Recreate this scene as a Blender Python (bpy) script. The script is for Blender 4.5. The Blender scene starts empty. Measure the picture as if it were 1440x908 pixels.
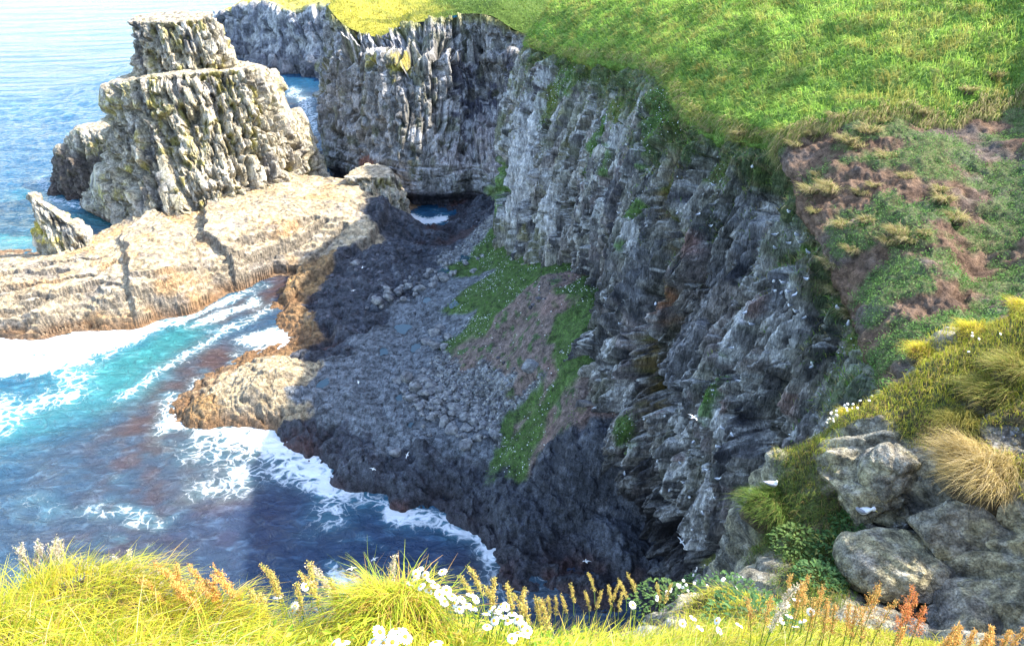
import bpy, math, random, time
import numpy as np
from mathutils import Vector, Matrix
T0 = time.time()
R = math.radians
rng = np.random.default_rng(7)
random.seed(7)
scene = bpy.context.scene
col = bpy.data.collections.new("place"); scene.collection.children.link(col)

# ------------------------------------------------------------------ camera
CAM = np.array([0.0, 0.0, 45.0]); PITCH = R(28.0); FOC = 1067.0
cam_d = bpy.data.cameras.new("camera"); cam = bpy.data.objects.new("camera", cam_d); col.objects.link(cam)
cam.location = CAM; cam.rotation_euler = (R(90) - PITCH, 0, 0)
cam_d.sensor_width = 36.0; cam_d.lens = 36.0 * FOC / 1440.0
cam_d.clip_start = 0.05; cam_d.clip_end = 30000
scene.camera = cam

# ------------------------------------------------------------------ light
SUN_AZ, SUN_EL = R(78.0), R(43.0)          # clockwise from +Y
w = bpy.data.worlds.new("World"); scene.world = w; w.use_nodes = True
nt = w.node_tree; nt.nodes.clear()
sky = nt.nodes.new("ShaderNodeTexSky"); sky.sky_type = 'NISHITA'; sky.sun_disc = False
sky.sun_elevation = SUN_EL; sky.sun_rotation = SUN_AZ; sky.dust_density = 1.0; sky.air_density = 1.0; sky.ozone_density = 1.0
bg = nt.nodes.new("ShaderNodeBackground"); bg.inputs[1].default_value = 0.15
wo = nt.nodes.new("ShaderNodeOutputWorld")
nt.links.new(sky.outputs[0], bg.inputs[0]); nt.links.new(bg.outputs[0], wo.inputs[0])
sd = bpy.data.lights.new("sun", 'SUN'); sd.energy = 2.8; sd.angle = R(0.5); sd.color = (1.0, 0.93, 0.80)
sun = bpy.data.objects.new("sun", sd); col.objects.link(sun)
S = Vector((math.sin(SUN_AZ) * math.cos(SUN_EL), math.cos(SUN_AZ) * math.cos(SUN_EL), math.sin(SUN_EL)))
sun.rotation_euler = S.to_track_quat('Z', 'Y').to_euler(); sun.location = (60, 20, 150)
scene.view_settings.view_transform = 'Standard'; scene.view_settings.look = 'None'
scene.view_settings.exposure = 2.28; scene.view_settings.gamma = 1.0
scene.render.engine = 'CYCLES'
scene.cycles.max_bounces = 5; scene.cycles.diffuse_bounces = 2; scene.cycles.glossy_bounces = 2
scene.cycles.transmission_bounces = 3; scene.cycles.transparent_max_bounces = 4
scene.cycles.use_denoising = True

# ------------------------------------------------------------------ surveying helpers
cp, sp = math.cos(PITCH), math.sin(PITCH)
def ray(u, v):
    dx, dy = (u - 720.0) / FOC, -(v - 454.0) / FOC
    return np.array([dx, cp + dy * sp, -sp + dy * cp])
def Pz(u, v, z):
    r = ray(u, v); return CAM + r * ((z - CAM[2]) / r[2])
def Py(u, v, y):
    r = ray(u, v); return CAM + r * (y / r[1])
def proj(X):
    d = X - CAM
    dep = d[..., 1] * cp - d[..., 2] * sp
    up = d[..., 1] * sp + d[..., 2] * cp
    dep = np.maximum(dep, 1e-3)
    return 720 + FOC * d[..., 0] / dep, 454 - FOC * up / dep, dep

# ------------------------------------------------------------------ numpy noise
def _hash(ix, iy, iz=0, seed=0):
    h = (ix.astype(np.int64) * 374761393 + iy.astype(np.int64) * 668265263 + np.asarray(iz, dtype=np.int64) * 2147483647 + seed * 974711) & 0xFFFFFFFF
    h = ((h ^ (h >> 13)) * 1274126177) & 0xFFFFFFFF
    h = ((h ^ (h >> 16)) * 2246822519) & 0xFFFFFFFF
    h = h ^ (h >> 15)
    return (h & 0xFFFFFF).astype(np.float32) / float(0xFFFFFF)
def vnoise(x, y, z=None, seed=0):
    if z is None: z = np.zeros_like(x)
    xi, yi, zi = np.floor(x), np.floor(y), np.floor(z)
    fx, fy, fz = x - xi, y - yi, z - zi
    fx = fx*fx*fx*(fx*(fx*6-15)+10); fy = fy*fy*fy*(fy*(fy*6-15)+10); fz = fz*fz*fz*(fz*(fz*6-15)+10)
    r = 0
    for a in (0, 1):
        wx = fx if a else 1 - fx
        for b in (0, 1):
            wy = fy if b else 1 - fy
            for c in (0, 1):
                wz = fz if c else 1 - fz
                r = r + wx * wy * wz * _hash(xi + a, yi + b, zi + c, seed)
    return r * 2 - 1
def fbm(p, scale=1.0, octv=4, seed=0, gain=0.5, st=(1, 1, 1)):
    x, y, z = p[..., 0] * scale * st[0], p[..., 1] * scale * st[1], p[..., 2] * scale * st[2]
    a, s, t = 1.0, 0, 0
    for k in range(octv):
        s = s + a * vnoise(x, y, z, seed + k * 17); t += a
        x, y, z = x * 2.03 + 3.1, y * 2.03 + 7.7, z * 2.03 + 1.3; a *= gain
    return s / t
def worley2(x, y, seed=0):
    """F1, F2, random value of the nearest cell, offset to its seed"""
    xi, yi = np.floor(x), np.floor(y)
    F1 = np.full(x.shape, 9.0, np.float32); F2 = F1.copy(); cid = np.zeros_like(F1); ox = np.zeros_like(F1); oy = np.zeros_like(F1)
    for a in (-1, 0, 1):
        for b in (-1, 0, 1):
            cx, cy = xi + a, yi + b
            px = cx + 0.1 + 0.8 * _hash(cx, cy, 0, seed) - x; py = cy + 0.1 + 0.8 * _hash(cx, cy, 0, seed + 5) - y
            d = np.sqrt(px * px + py * py)
            near = d < F1
            F2 = np.where(near, F1, np.minimum(F2, d))
            cid = np.where(near, _hash(cx, cy, 0, seed + 9), cid); ox = np.where(near, -px, ox); oy = np.where(near, -py, oy)
            F1 = np.where(near, d, F1)
    return F1, F2, cid, ox, oy
def blocks(x, y, sx, sy, seed, tilt=0.5, crack=0.12, cd=0.6):
    """angular jointed blocks: every cell a tilted facet, cracks between them. returns height (about -1..1), cell value, crack mask"""
    x = (x / sx).astype(np.float32); y = (y / sy).astype(np.float32)
    xi, yi = np.floor(x), np.floor(y)
    best = np.full(x.shape, -9.0, np.float32); sec = best.copy(); bid = np.zeros_like(best)
    for a in (-1, 0, 1):
        for b in (-1, 0, 1):
            cx, cy = xi + a, yi + b
            hv = _hash(cx, cy, 0, seed); h2 = (hv * 7919.0) % 1.0; h3 = (hv * 3571.0) % 1.0; h4 = (hv * 1237.0) % 1.0
            dx = x - cx - .2 - .6 * h2; dy = y - cy - .2 - .6 * h3
            g1 = ((hv * 523.0) % 1.0) - .5; g2 = ((hv * 911.0) % 1.0) - .5
            asp = min(max(sy / sx, 1.0), 7.0)
            m_ = np.maximum(np.abs(dx + (h4 - .5) * .5 * dy) - (.34 + .14 * h4), (np.abs(dy + g1 * .4 * dx) - (.38 + .14 * h3)) * asp)
            v_ = (hv - .5) * 1.7 + tilt * 1.8 * (g1 * dx + g2 * dy) - 4.6 * np.maximum(m_, 0)
            new = v_ > best
            sec = np.where(new, best, np.maximum(sec, v_)); bid = np.where(new, hv, bid); best = np.where(new, v_, best)
    cr = np.clip(1 - (best - sec) / .3, 0, 1) * (best < bid * 1.7 - 1.0)
    return best, bid, cr
def sstep(a, b, x):
    t = np.clip((x - a) / (b - a), 0, 1); return t * t * (3 - 2 * t)
def mixc(c, d, t):
    t = np.asarray(t)[..., None]; return c * (1 - t) + np.asarray(d, np.float32) * t
def catmull(C, t):
    """C (n,...) control rows, t sample parameters in [0, n-1]"""
    C = np.asarray(C, float); n = len(C)
    i = np.clip(np.floor(t).astype(int), 0, n - 2); f = (t - i).reshape((-1,) + (1,) * (C.ndim - 1))
    p1, p2 = C[i], C[i + 1]
    p0 = np.where((i > 0).reshape(f.shape), C[np.maximum(i - 1, 0)], 2 * p1 - p2)
    p3 = np.where((i < n - 2).reshape(f.shape), C[np.minimum(i + 2, n - 1)], 2 * p2 - p1)
    m1, m2 = (p2 - p0) * 0.5 * .85, (p3 - p1) * 0.5 * .85
    f2, f3 = f * f, f * f * f
    return (2*f3 - 3*f2 + 1) * p1 + (f3 - 2*f2 + f) * m1 + (-2*f3 + 3*f2) * p2 + (f3 - f2) * m2
def loft(C, tc, tr):
    """C[rows][cols] of points -> (len(tr), len(tc), 3)"""
    C = np.asarray(C, float)
    A = catmull(C, tr)
    B = catmull(np.swapaxes(A, 0, 1), tc)
    return np.swapaxes(B, 0, 1)
def normals(X):
    a = np.gradient(X, axis=1); b = np.gradient(X, axis=0)
    n = np.cross(a, b); return n / (np.linalg.norm(n, axis=-1, keepdims=True) + 1e-9)
def rbf(cx, cy, cz, X, Y, smooth=0.0, p=1.0):
    """linear radial basis heights through control points"""
    n = len(cx); D = np.sqrt((cx[:, None] - cx) ** 2 + (cy[:, None] - cy) ** 2) ** p - smooth * np.eye(n)
    A = np.zeros((n + 3, n + 3)); A[:n, :n] = D; A[:n, n] = 1; A[:n, n+1] = cx; A[:n, n+2] = cy; A[n, :n] = 1; A[n+1, :n] = cx; A[n+2, :n] = cy
    wgt = np.linalg.solve(A, np.concatenate([cz, [0, 0, 0]]))
    out = wgt[n] + wgt[n+1] * X + wgt[n+2] * Y
    for k in range(n):
        out = out + wgt[k] * np.sqrt((X - cx[k]) ** 2 + (Y - cy[k]) ** 2 + .05) ** p
    return out

# ------------------------------------------------------------------ mesh helpers
def mesh_from(name, V, F, cols=None, extra=None, smooth=True):
    me = bpy.data.meshes.new(name)
    V = np.ascontiguousarray(V.reshape(-1, 3), np.float32); F = np.ascontiguousarray(F, np.int32); k = F.shape[1]
    me.vertices.add(len(V)); me.vertices.foreach_set("co", V.ravel())
    me.loops.add(F.size); me.loops.foreach_set("vertex_index", F.ravel())
    me.polygons.add(len(F)); me.polygons.foreach_set("loop_start", np.arange(0, F.size, k, dtype=np.int32))
    me.polygons.foreach_set("loop_total", np.full(len(F), k, np.int32))
    me.polygons.foreach_set("use_smooth", np.full(len(F), smooth, bool))
    me.update(calc_edges=True)
    if cols is not None:
        a = me.attributes.new("Col", 'FLOAT_COLOR', 'POINT')
        c = np.ones((len(V), 4), np.float32); c[:, :3] = np.clip(cols.reshape(-1, 3), 0, 1); a.data.foreach_set("color", c.ravel())
    for nme, arr in (extra or {}).items():
        a = me.attributes.new(nme, 'FLOAT', 'POINT'); a.data.foreach_set("value", np.ascontiguousarray(arr.ravel(), np.float32))
    return me
def grid_faces(r, c, closed=False, flip=False):
    i = np.arange(r - 1)[:, None]; j = np.arange(c if closed else c - 1)[None]
    a = i * c + j; b = i * c + (j + 1) % c
    F = np.stack([a, b, b + c, a + c], -1).reshape(-1, 4)
    return F[:, ::-1] if flip else F
def link(name, me, mat=None, parent=None, label=None, cat=None, kind=None, group=None, loc=None):
    o = bpy.data.objects.new(name, me); col.objects.link(o)
    if mat is not None and me is not None and len(me.materials) == 0: me.materials.append(mat)
    if parent: o.parent = parent
    if label: o['label'] = label
    if cat: o['category'] = cat
    if kind: o['kind'] = kind
    if group: o['group'] = group
    if loc is not None: o.location = loc
    return o
def empty(name, loc, label, cat, group=None, rz=0):
    o = link(name, None, label=label, cat=cat, group=group, loc=loc); o.rotation_euler = (0, 0, rz); o.empty_display_size = .2; return o
def copy_tree(o, parent=None):
    c = o.copy(); col.objects.link(c)
    if parent: c.parent = parent
    for ch in o.children: copy_tree(ch, c)
    return c
def grid_obj(name, X, mat, cols=None, closed=False, flip=False, extra=None, smooth=True, **kw):
    F = grid_faces(X.shape[0], X.shape[1], closed, flip)
    return link(name, mesh_from(name, X, F, cols, extra, smooth), mat, **kw)

# ------------------------------------------------------------------ materials
def new_mat(name):
    m = bpy.data.materials.new(name); m.use_nodes = True; n = m.node_tree; n.nodes.clear(); return m, n
def nd(n, t, **kw):
    x = n.nodes.new(t)
    for k, v in kw.items():
        if k.startswith('i_'): x.inputs[int(k[2:])].default_value = v
        else: setattr(x, k, v)
    return x
def rock_mat(name, fine=1.0, bump=0.6, rough=0.85, contrast=0.45, stretch=(1, 1, 1), spec=0.25, bdist=0.15):
    """vertex colour times fine grain, with cracked and pitted relief"""
    m, n = new_mat(name); L = n.links.new
    at = nd(n, 'ShaderNodeAttribute', attribute_name='Col'); tc = nd(n, 'ShaderNodeNewGeometry')
    mp = nd(n, 'ShaderNodeMapping'); mp.inputs['Scale'].default_value = stretch; L(tc.outputs['Position'], mp.inputs[0])
    n1 = nd(n, 'ShaderNodeTexNoise'); n1.inputs['Scale'].default_value = 1.3 * fine; n1.inputs['Detail'].default_value = 9; n1.inputs['Roughness'].default_value = .68
    n2 = nd(n, 'ShaderNodeTexNoise'); n2.inputs['Scale'].default_value = 6.5 * fine; n2.inputs['Detail'].default_value = 6; n2.inputs['Roughness'].default_value = .7
    vo = nd(n, 'ShaderNodeTexVoronoi', feature='DISTANCE_TO_EDGE'); vo.inputs['Scale'].default_value = 1.6 * fine
    wp = nd(n, 'ShaderNodeVectorMath', operation='MULTIPLY_ADD'); L(n1.outputs['Color'], wp.inputs[0]); wp.inputs[1].default_value = (.5/fine, .5/fine, .5/fine); L(mp.outputs[0], wp.inputs[2])
    for t in (n1, n2): L(mp.outputs[0], t.inputs[0])
    L(wp.outputs[0], vo.inputs[0])
    r1 = nd(n, 'ShaderNodeMapRange'); L(n1.outputs[0], r1.inputs[0]); r1.inputs[1].default_value = .36; r1.inputs[2].default_value = .64; r1.inputs[3].default_value = 1 - contrast; r1.inputs[4].default_value = 1 + contrast
    r2 = nd(n, 'ShaderNodeMapRange'); L(n2.outputs[0], r2.inputs[0]); r2.inputs[1].default_value = .36; r2.inputs[2].default_value = .64; r2.inputs[3].default_value = 1 - contrast * .8; r2.inputs[4].default_value = 1 + contrast * .8
    mu = nd(n, 'ShaderNodeMath', operation='MULTIPLY'); L(r1.outputs[0], mu.inputs[0]); L(r2.outputs[0], mu.inputs[1])
    vm = nd(n, 'ShaderNodeVectorMath', operation='SCALE'); L(at.outputs['Color'], vm.inputs[0]); L(mu.outputs[0], vm.inputs['Scale'])
    ed = nd(n, 'ShaderNodeMapRange'); L(vo.outputs[0], ed.inputs[0]); ed.inputs[1].default_value = 0; ed.inputs[2].default_value = .09
    ad = nd(n, 'ShaderNodeMath', operation='MULTIPLY_ADD'); L(n2.outputs[0], ad.inputs[0]); ad.inputs[1].default_value = .5; L(n1.outputs[0], ad.inputs[2])
    a2 = nd(n, 'ShaderNodeMath', operation='MULTIPLY_ADD'); L(ed.outputs[0], a2.inputs[0]); a2.inputs[1].default_value = .22; L(ad.outputs[0], a2.inputs[2])
    bp = nd(n, 'ShaderNodeBump'); bp.inputs['Strength'].default_value = bump; bp.inputs['Distance'].default_value = bdist; L(a2.outputs[0], bp.inputs['Height'])
    b = nd(n, 'ShaderNodeBsdfPrincipled'); b.inputs['Roughness'].default_value = rough; b.inputs['Specular IOR Level'].default_value = spec
    L(vm.outputs[0], b.inputs['Base Color']); L(bp.outputs[0], b.inputs['Normal'])
    o = nd(n, 'ShaderNodeOutputMaterial'); L(b.outputs[0], o.inputs[0]); return m
def leaf_mat(name, trans=0.45, rough=.6):
    m, n = new_mat(name); L = n.links.new
    at = nd(n, 'ShaderNodeAttribute', attribute_name='Col')
    b = nd(n, 'ShaderNodeBsdfPrincipled'); b.inputs['Roughness'].default_value = rough; b.inputs['Specular IOR Level'].default_value = .2
    t = nd(n, 'ShaderNodeBsdfTranslucent'); mx = nd(n, 'ShaderNodeMixShader'); mx.inputs[0].default_value = trans
    L(at.outputs['Color'], b.inputs['Base Color']); L(at.outputs['Color'], t.inputs[0]); L(b.outputs[0], mx.inputs[1]); L(t.outputs[0], mx.inputs[2])
    o = nd(n, 'ShaderNodeOutputMaterial'); L(mx.outputs[0], o.inputs[0]); return m
def plain_mat(name, c, rough=.6, var=.12, scale=30):
    m, n = new_mat(name); L = n.links.new
    no = nd(n, 'ShaderNodeTexNoise'); no.inputs['Scale'].default_value = scale; tc = nd(n, 'ShaderNodeTexCoord'); L(tc.outputs['Object'], no.inputs[0])
    mr = nd(n, 'ShaderNodeMapRange'); L(no.outputs[0], mr.inputs[0]); mr.inputs[3].default_value = 1 - var * 2; mr.inputs[4].default_value = 1 + var * 2
    vm = nd(n, 'ShaderNodeVectorMath', operation='SCALE'); vm.inputs[0].default_value = c; L(mr.outputs[0], vm.inputs['Scale'])
    b = nd(n, 'ShaderNodeBsdfPrincipled'); b.inputs['Roughness'].default_value = rough; L(vm.outputs[0], b.inputs['Base Color'])
    o = nd(n, 'ShaderNodeOutputMaterial'); L(b.outputs[0], o.inputs[0]); return m
M_CLIFF = rock_mat("cliff_rock", 1.9, 1.0, bdist=.22, stretch=(1, 1, .28), contrast=.55)
M_STACK = rock_mat("stack_rock", 1.0, 1.0, bdist=.4, stretch=(1, 1, .5), contrast=.6)
M_SHELF = rock_mat("shelf_rock", 1.3, 1.0, bdist=.25, rough=.7, contrast=.6)
M_NEAR = rock_mat("outcrop_rock", 4.0, 1.0, bdist=.09, contrast=.6)
M_EARTH = rock_mat("earth_and_turf", 2.2, .8, rough=.95, bdist=.1, spec=.05)
M_GRASS = leaf_mat("grass_blades", .4)
def water_mat():
    m, n = new_mat("sea_water"); L = n.links.new
    at = nd(n, 'ShaderNodeAttribute', attribute_name='Col'); fo = nd(n, 'ShaderNodeAttribute', attribute_name='foam'); ge = nd(n, 'ShaderNodeNewGeometry')
    mp = nd(n, 'ShaderNodeMapping'); mp.inputs['Rotation'].default_value = (0, 0, R(-28)); mp.inputs['Scale'].default_value = (1, 1.9, 1); L(ge.outputs['Position'], mp.inputs[0])
    a = nd(n, 'ShaderNodeTexNoise'); a.inputs['Scale'].default_value = .55; a.inputs['Detail'].default_value = 8; a.inputs['Roughness'].default_value = .62; a.inputs['Distortion'].default_value = .6; L(mp.outputs[0], a.inputs[0])
    c = nd(n, 'ShaderNodeTexNoise'); c.inputs['Scale'].default_value = .12; c.inputs['Detail'].default_value = 5; L(mp.outputs[0], c.inputs[0])
    hs = nd(n, 'ShaderNodeMath', operation='MULTIPLY_ADD'); L(c.outputs[0], hs.inputs[0]); hs.inputs[1].default_value = 1.5; L(a.outputs[0], hs.inputs[2])
    bp = nd(n, 'ShaderNodeBump'); bp.inputs['Strength'].default_value = 1.0; bp.inputs['Distance'].default_value = .85; L(hs.outputs[0], bp.inputs['Height'])
    # foam lace
    v = nd(n, 'ShaderNodeTexVoronoi', feature='DISTANCE_TO_EDGE'); v.inputs['Scale'].default_value = 1.05
    wn = nd(n, 'ShaderNodeTexNoise'); wn.inputs['Scale'].default_value = .5; wn.inputs['Detail'].default_value = 5; L(ge.outputs['Position'], wn.inputs[0])
    wm = nd(n, 'ShaderNodeVectorMath', operation='MULTIPLY_ADD'); L(wn.outputs['Color'], wm.inputs[0]); wm.inputs[1].default_value = (3.2, 3.2, 0); L(ge.outputs['Position'], wm.inputs[2]); L(wm.outputs[0], v.inputs[0])
    lace = nd(n, 'ShaderNodeMapRange'); L(v.outputs[0], lace.inputs[0]); lace.inputs[1].default_value = .0; lace.inputs[2].default_value = .32; lace.inputs[3].default_value = .32; lace.inputs[4].default_value = -.25
    fn = nd(n, 'ShaderNodeTexNoise'); fn.inputs['Scale'].default_value = 1.6; fn.inputs['Detail'].default_value = 8; fn.inputs['Roughness'].default_value = .7; L(wm.outputs[0], fn.inputs[0])
    f0 = nd(n, 'ShaderNodeMath', operation='ADD'); L(fo.outputs['Fac'], f0.inputs[0]); L(lace.outputs[0], f0.inputs[1])
    f1 = nd(n, 'ShaderNodeMath', operation='ADD'); L(f0.outputs[0], f1.inputs[0]); L(fn.outputs[0], f1.inputs[1])
    f2 = nd(n, 'ShaderNodeMapRange', interpolation_type='SMOOTHSTEP'); L(f1.outputs[0], f2.inputs[0]); f2.inputs[1].default_value = .92; f2.inputs[2].default_value = 1.5
    cr = nd(n, 'ShaderNodeMapRange', interpolation_type='SMOOTHSTEP'); L(a.outputs[0], cr.inputs[0]); cr.inputs[1].default_value = .5; cr.inputs[2].default_value = .72
    sc = nd(n, 'ShaderNodeVectorMath', operation='MULTIPLY_ADD'); L(at.outputs['Color'], sc.inputs[0]); sc.inputs[1].default_value = (1.7, 1.7, 1.6); sc.inputs[2].default_value = (.02, .035, .045)
    m0 = nd(n, 'ShaderNodeMixRGB'); L(cr.outputs[0], m0.inputs[0]); L(at.outputs['Color'], m0.inputs[1]); L(sc.outputs[0], m0.inputs[2])  # crests lightened in the colour, imitating light coming through the waves
    mx = nd(n, 'ShaderNodeMixRGB'); mx.inputs[2].default_value = (.82, .84, .85, 1); L(m0.outputs[0], mx.inputs[1]); L(f2.outputs[0], mx.inputs[0])
    b = nd(n, 'ShaderNodeBsdfPrincipled'); b.inputs['IOR'].default_value = 1.33; L(mx.outputs[0], b.inputs['Base Color'])
    rr = nd(n, 'ShaderNodeMapRange'); L(f2.outputs[0], rr.inputs[0]); rr.inputs[3].default_value = .09; rr.inputs[4].default_value = .8; L(rr.outputs[0], b.inputs['Roughness'])
    L(bp.outputs[0], b.inputs['Normal'])
    o = nd(n, 'ShaderNodeOutputMaterial'); L(b.outputs[0], o.inputs[0]); return m
M_WATER = water_mat()

# patches of colour laid on a surface round a surveyed point (world distances)
def surf_point(X, u0, v0):
    U, V, D = proj(X); d = (U - u0) ** 2 + (V - v0) ** 2
    near = d < d.min() + 16.0
    k = np.argmin(np.where(near, D, 1e9)); return X.reshape(-1, 3)[k]
def patch(X, N3, u, v, r, sz=1.0, seed=0, soft=.5, ns=1.2):
    """0..1 mask round the surface point seen at u,v; r metres, sz = stretch up and down"""
    p = surf_point(X, u, v); d = X - p
    q = np.sqrt(d[..., 0] ** 2 + d[..., 1] ** 2 + (d[..., 2] / sz) ** 2) / r
    return sstep(1 + soft, 1 - soft, q + N3 * ns)

# ================================================================== SEA AND FORESHORE
def pts(lst): return np.array([Pz(u, v, z) for u, v, z in lst])
shore = [
 # plateau top on the left
 (0,380,3.6),(80,385,3.8),(150,362,4),(250,335,4.4),(200,300,4.0),(330,300,4.5),(400,285,4.6),(480,268,4.6),(530,262,4.8),(230,400,3.5),(330,368,3.4),
 (400,335,3.9),(480,318,4.0),(545,292,4.8),(0,443,2.3),(60,444,2.3),(130,437,2.4),(190,428,2.4),(240,415,2.4),(320,388,2.3),(380,360,2.3),(440,345,2.4),(-60,445,2.3),(-60,472,0),(-60,500,-2),(500,340,3),
 (560,300,4.2),(560,335,2.4),(600,338,1.3),(632,330,1.0),(575,348,2.5),(650,308,.8),(625,298,-.2),(588,303,-.8),(612,305,-.8),(578,310,-.6),(628,309,-.5),(600,318,-.4),
 # water's edge in front of the plateau
 (0,470,0),(60,470,.1),(130,463,0),(240,440,0),(320,412,0),(385,382,0),(425,372,.4),
 (0,500,-2),(150,490,-2),(260,465,-2),(330,430,-1.4),(372,408,-1.0),(300,500,-1.6),(375,460,-.7),(385,480,-.6),(200,530,-3),
 # dark wet rock
 (430,400,1.2),(450,440,1.2),(500,380,2.6),(560,370,2.8),(620,345,1.8),(588,312,-.4),(608,314,-.4),(600,302,-.4),(640,318,.8),(480,440,1.5),(415,450,.8),(402,430,.5),(520,410,2.2),(440,480,.7),
 # rounded mound
 (345,540,3.4),(390,520,3.2),(300,572,1.0),(262,574,.3),(238,590,-.5),(350,597,.2),(430,550,2.1),(286,535,-.3),(330,497,-.3),(380,492,.6),(240,560,-.4),
 # paved shelf
 (450,530,2),(520,480,2.4),(600,430,2.4),(560,550,2.4),(480,580,2),(640,400,2.4),(680,345,2.6),(640,470,2.5),(600,500,2.4),(620,600,2.6),(690,650,2.9),
 (440,600,1.5),(500,640,1.9),(600,660,2.3),(700,695,2.4),(780,735,2.2),(860,755,2.0),(930,770,1.8),
 (370,600,0),(420,632,0),(470,680,0),(540,705,0),(600,722,0),(660,745,0),(710,775,0),(760,792,.1),(850,800,.15),(950,802,.4),
 (350,640,-2),(450,720,-2),(600,770,-2),(690,800,-.8),(150,600,-3),(250,700,-3),(500,800,-3),(0,600,-4),(700,850,-.3),(800,850,-.1),(900,860,.2),(600,850,-2),
 # talus against the cliff
 (705,335,6),(672,400,4),(650,440,3.4),(735,345,8),(760,390,11),(800,415,12.5),(720,400,7.5),(700,470,5.5),(760,460,10),(830,480,12),(740,520,7.2),(690,560,3.6),(800,560,9.5),(840,600,9),
 (770,600,6.2),(720,620,3.6),(760,650,4.3),(830,660,5.5),(640,505,2.9),(600,530,2.7),(650,590,2.9),(870,700,3.5),(920,740,2.6),
 (690,300,3),(725,285,6),(655,305,1.6),(740,250,11),
]
C = pts(shore)
extra_c = np.array([(-60,128,3.5),(-45,130,4),(-40,139,.5),(-37,136,3),(-70,132,.5),(-60,142,-2),(-75,138,-2),(15,100,9),(22,80,9),(22,60,7),(24,45,4),(20,30,1),(15,20,-1),(0,20,-3),(-30,30,-4),(-80,40,-6),
  (-30,160,-3),(-60,160,-4),(-100,150,-6),(-100,122,-4),(-120,90,1),(-130,110,-4),(-86,100,3.2),(-88,84,-2.5),(-10,150,-1),(5,130,6),(30,120,10),(-110,70,-6),(-38,150,-1.5),(-33,143,-1)], float)
extra_w = pts([(20,315,-2.5),(130,308,-2.2),(165,325,-.6),(0,352,-.2),(60,356,.4),(120,335,.2),(180,302,2.5),(30,345,-.6),(60,300,-3),(160,292,-2)])
CC = np.vstack([C, extra_c, extra_w])
def ground_z(x, y):
    q = np.stack([x, y, np.zeros_like(x)], -1)
    wx = x + 1.2 * vnoise(x * .22, y * .22, seed=3); wy = y + 1.2 * vnoise(x * .22, y * .22, seed=4)
    return rbf(CC[:, 0], CC[:, 1], CC[:, 2], wx, wy, .3)
# grid: finer towards the camera
ys = 30 + (np.linspace(0, 1, 640) ** 1.3) * 135; NXg = 640
tx = np.linspace(0, 1, NXg)
YY = np.repeat(ys[:, None], NXg, 1)
XL = -.74 * YY - 6; XR = 14 + .02 * YY
XX = XL + (XR - XL) * tx[None]
Z = ground_z(XX, YY)
P3 = np.stack([XX, YY, np.zeros_like(XX)], -1)
# zone weights from surveyed class points (soft nearest, warped)
zones = {'tan': [(0,400),(100,380),(200,340),(230,420),(300,330),(400,300),(470,275),(520,285),(480,330),(380,350),(60,450),(160,435),(330,385),(30,430),(430,345),(530,255),(250,300)],
 'dark': [(600,293),(640,296),(665,300),(572,300),(560,318),(620,318),(500,370),(450,410),(560,350),(480,430),(600,350),(430,470),(540,400),(450,620),(520,660),(600,690),(680,720),(760,740),(850,760),(400,590),(640,335),(800,700),(930,780),(560,640),(480,600),(640,670),(720,760)],
 'ochre': [(412,440),(405,410),(415,465),(260,575),(300,580),(390,388),(425,372)],
 'mound': [(350,530),(390,520),(340,560),(390,560)],
 'shelf': [(450,550),(500,510),(560,470),(520,570),(600,430),(600,590),(480,560),(560,520),(640,400),(630,450),(650,620),(580,600)],
 'cobble': [(690,330),(660,340),(600,530),(650,560),(620,550),(680,580),(700,600),(655,350),(720,590)],
 'scree': [(715,505),(745,495),(720,540),(775,530),(740,560),(690,510),(760,600),(780,640),(780,480)],
 'green': [(740,425),(765,435),(685,465),(705,465),(730,455),(770,415),(755,455),(790,455),(665,440),(705,425),(700,350),(690,380),(670,420),(720,400),(750,390),(720,440),(780,400),(690,450),(800,430),(805,470),(800,520),(800,560),(790,600),(770,620),(730,600),(740,630)],
 'wet': [(640,322),(700,790),(760,810),(800,830),(700,830),(900,820)]}
zcol = {'tan': (.40,.31,.19), 'dark': (.058,.062,.074), 'ochre': (.27,.165,.07), 'mound': (.36,.28,.17), 'shelf': (.125,.135,.145), 'cobble': (.19,.195,.195), 'scree': (.17,.125,.105), 'green': (.075,.125,.03), 'wet': (.06,.042,.042)}
wx = XX + 2.2 * fbm(P3, .35, 3, 31); wy = YY + 2.2 * fbm(P3, .35, 3, 37)
Wt = {}
tot = 0
for k, l in zones.items():
    dm = np.full(XX.shape, 1e9)
    for (u, v) in l:
        q = Pz(u, v, 3.0); sc_ = (v + 200.0) / 650.0
        dm = np.minimum(dm, ((wx - q[0]) ** 2 + (wy - q[1]) ** 2) * sc_ ** 2)
    e = np.exp(-np.sqrt(dm) * 1.6); Wt[k] = e ** 3; tot = tot + Wt[k]
for k in Wt: Wt[k] = Wt[k] / tot
n1 = fbm(P3, .5, 4, 51); n2 = fbm(P3, 1.6, 2, 53)
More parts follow.
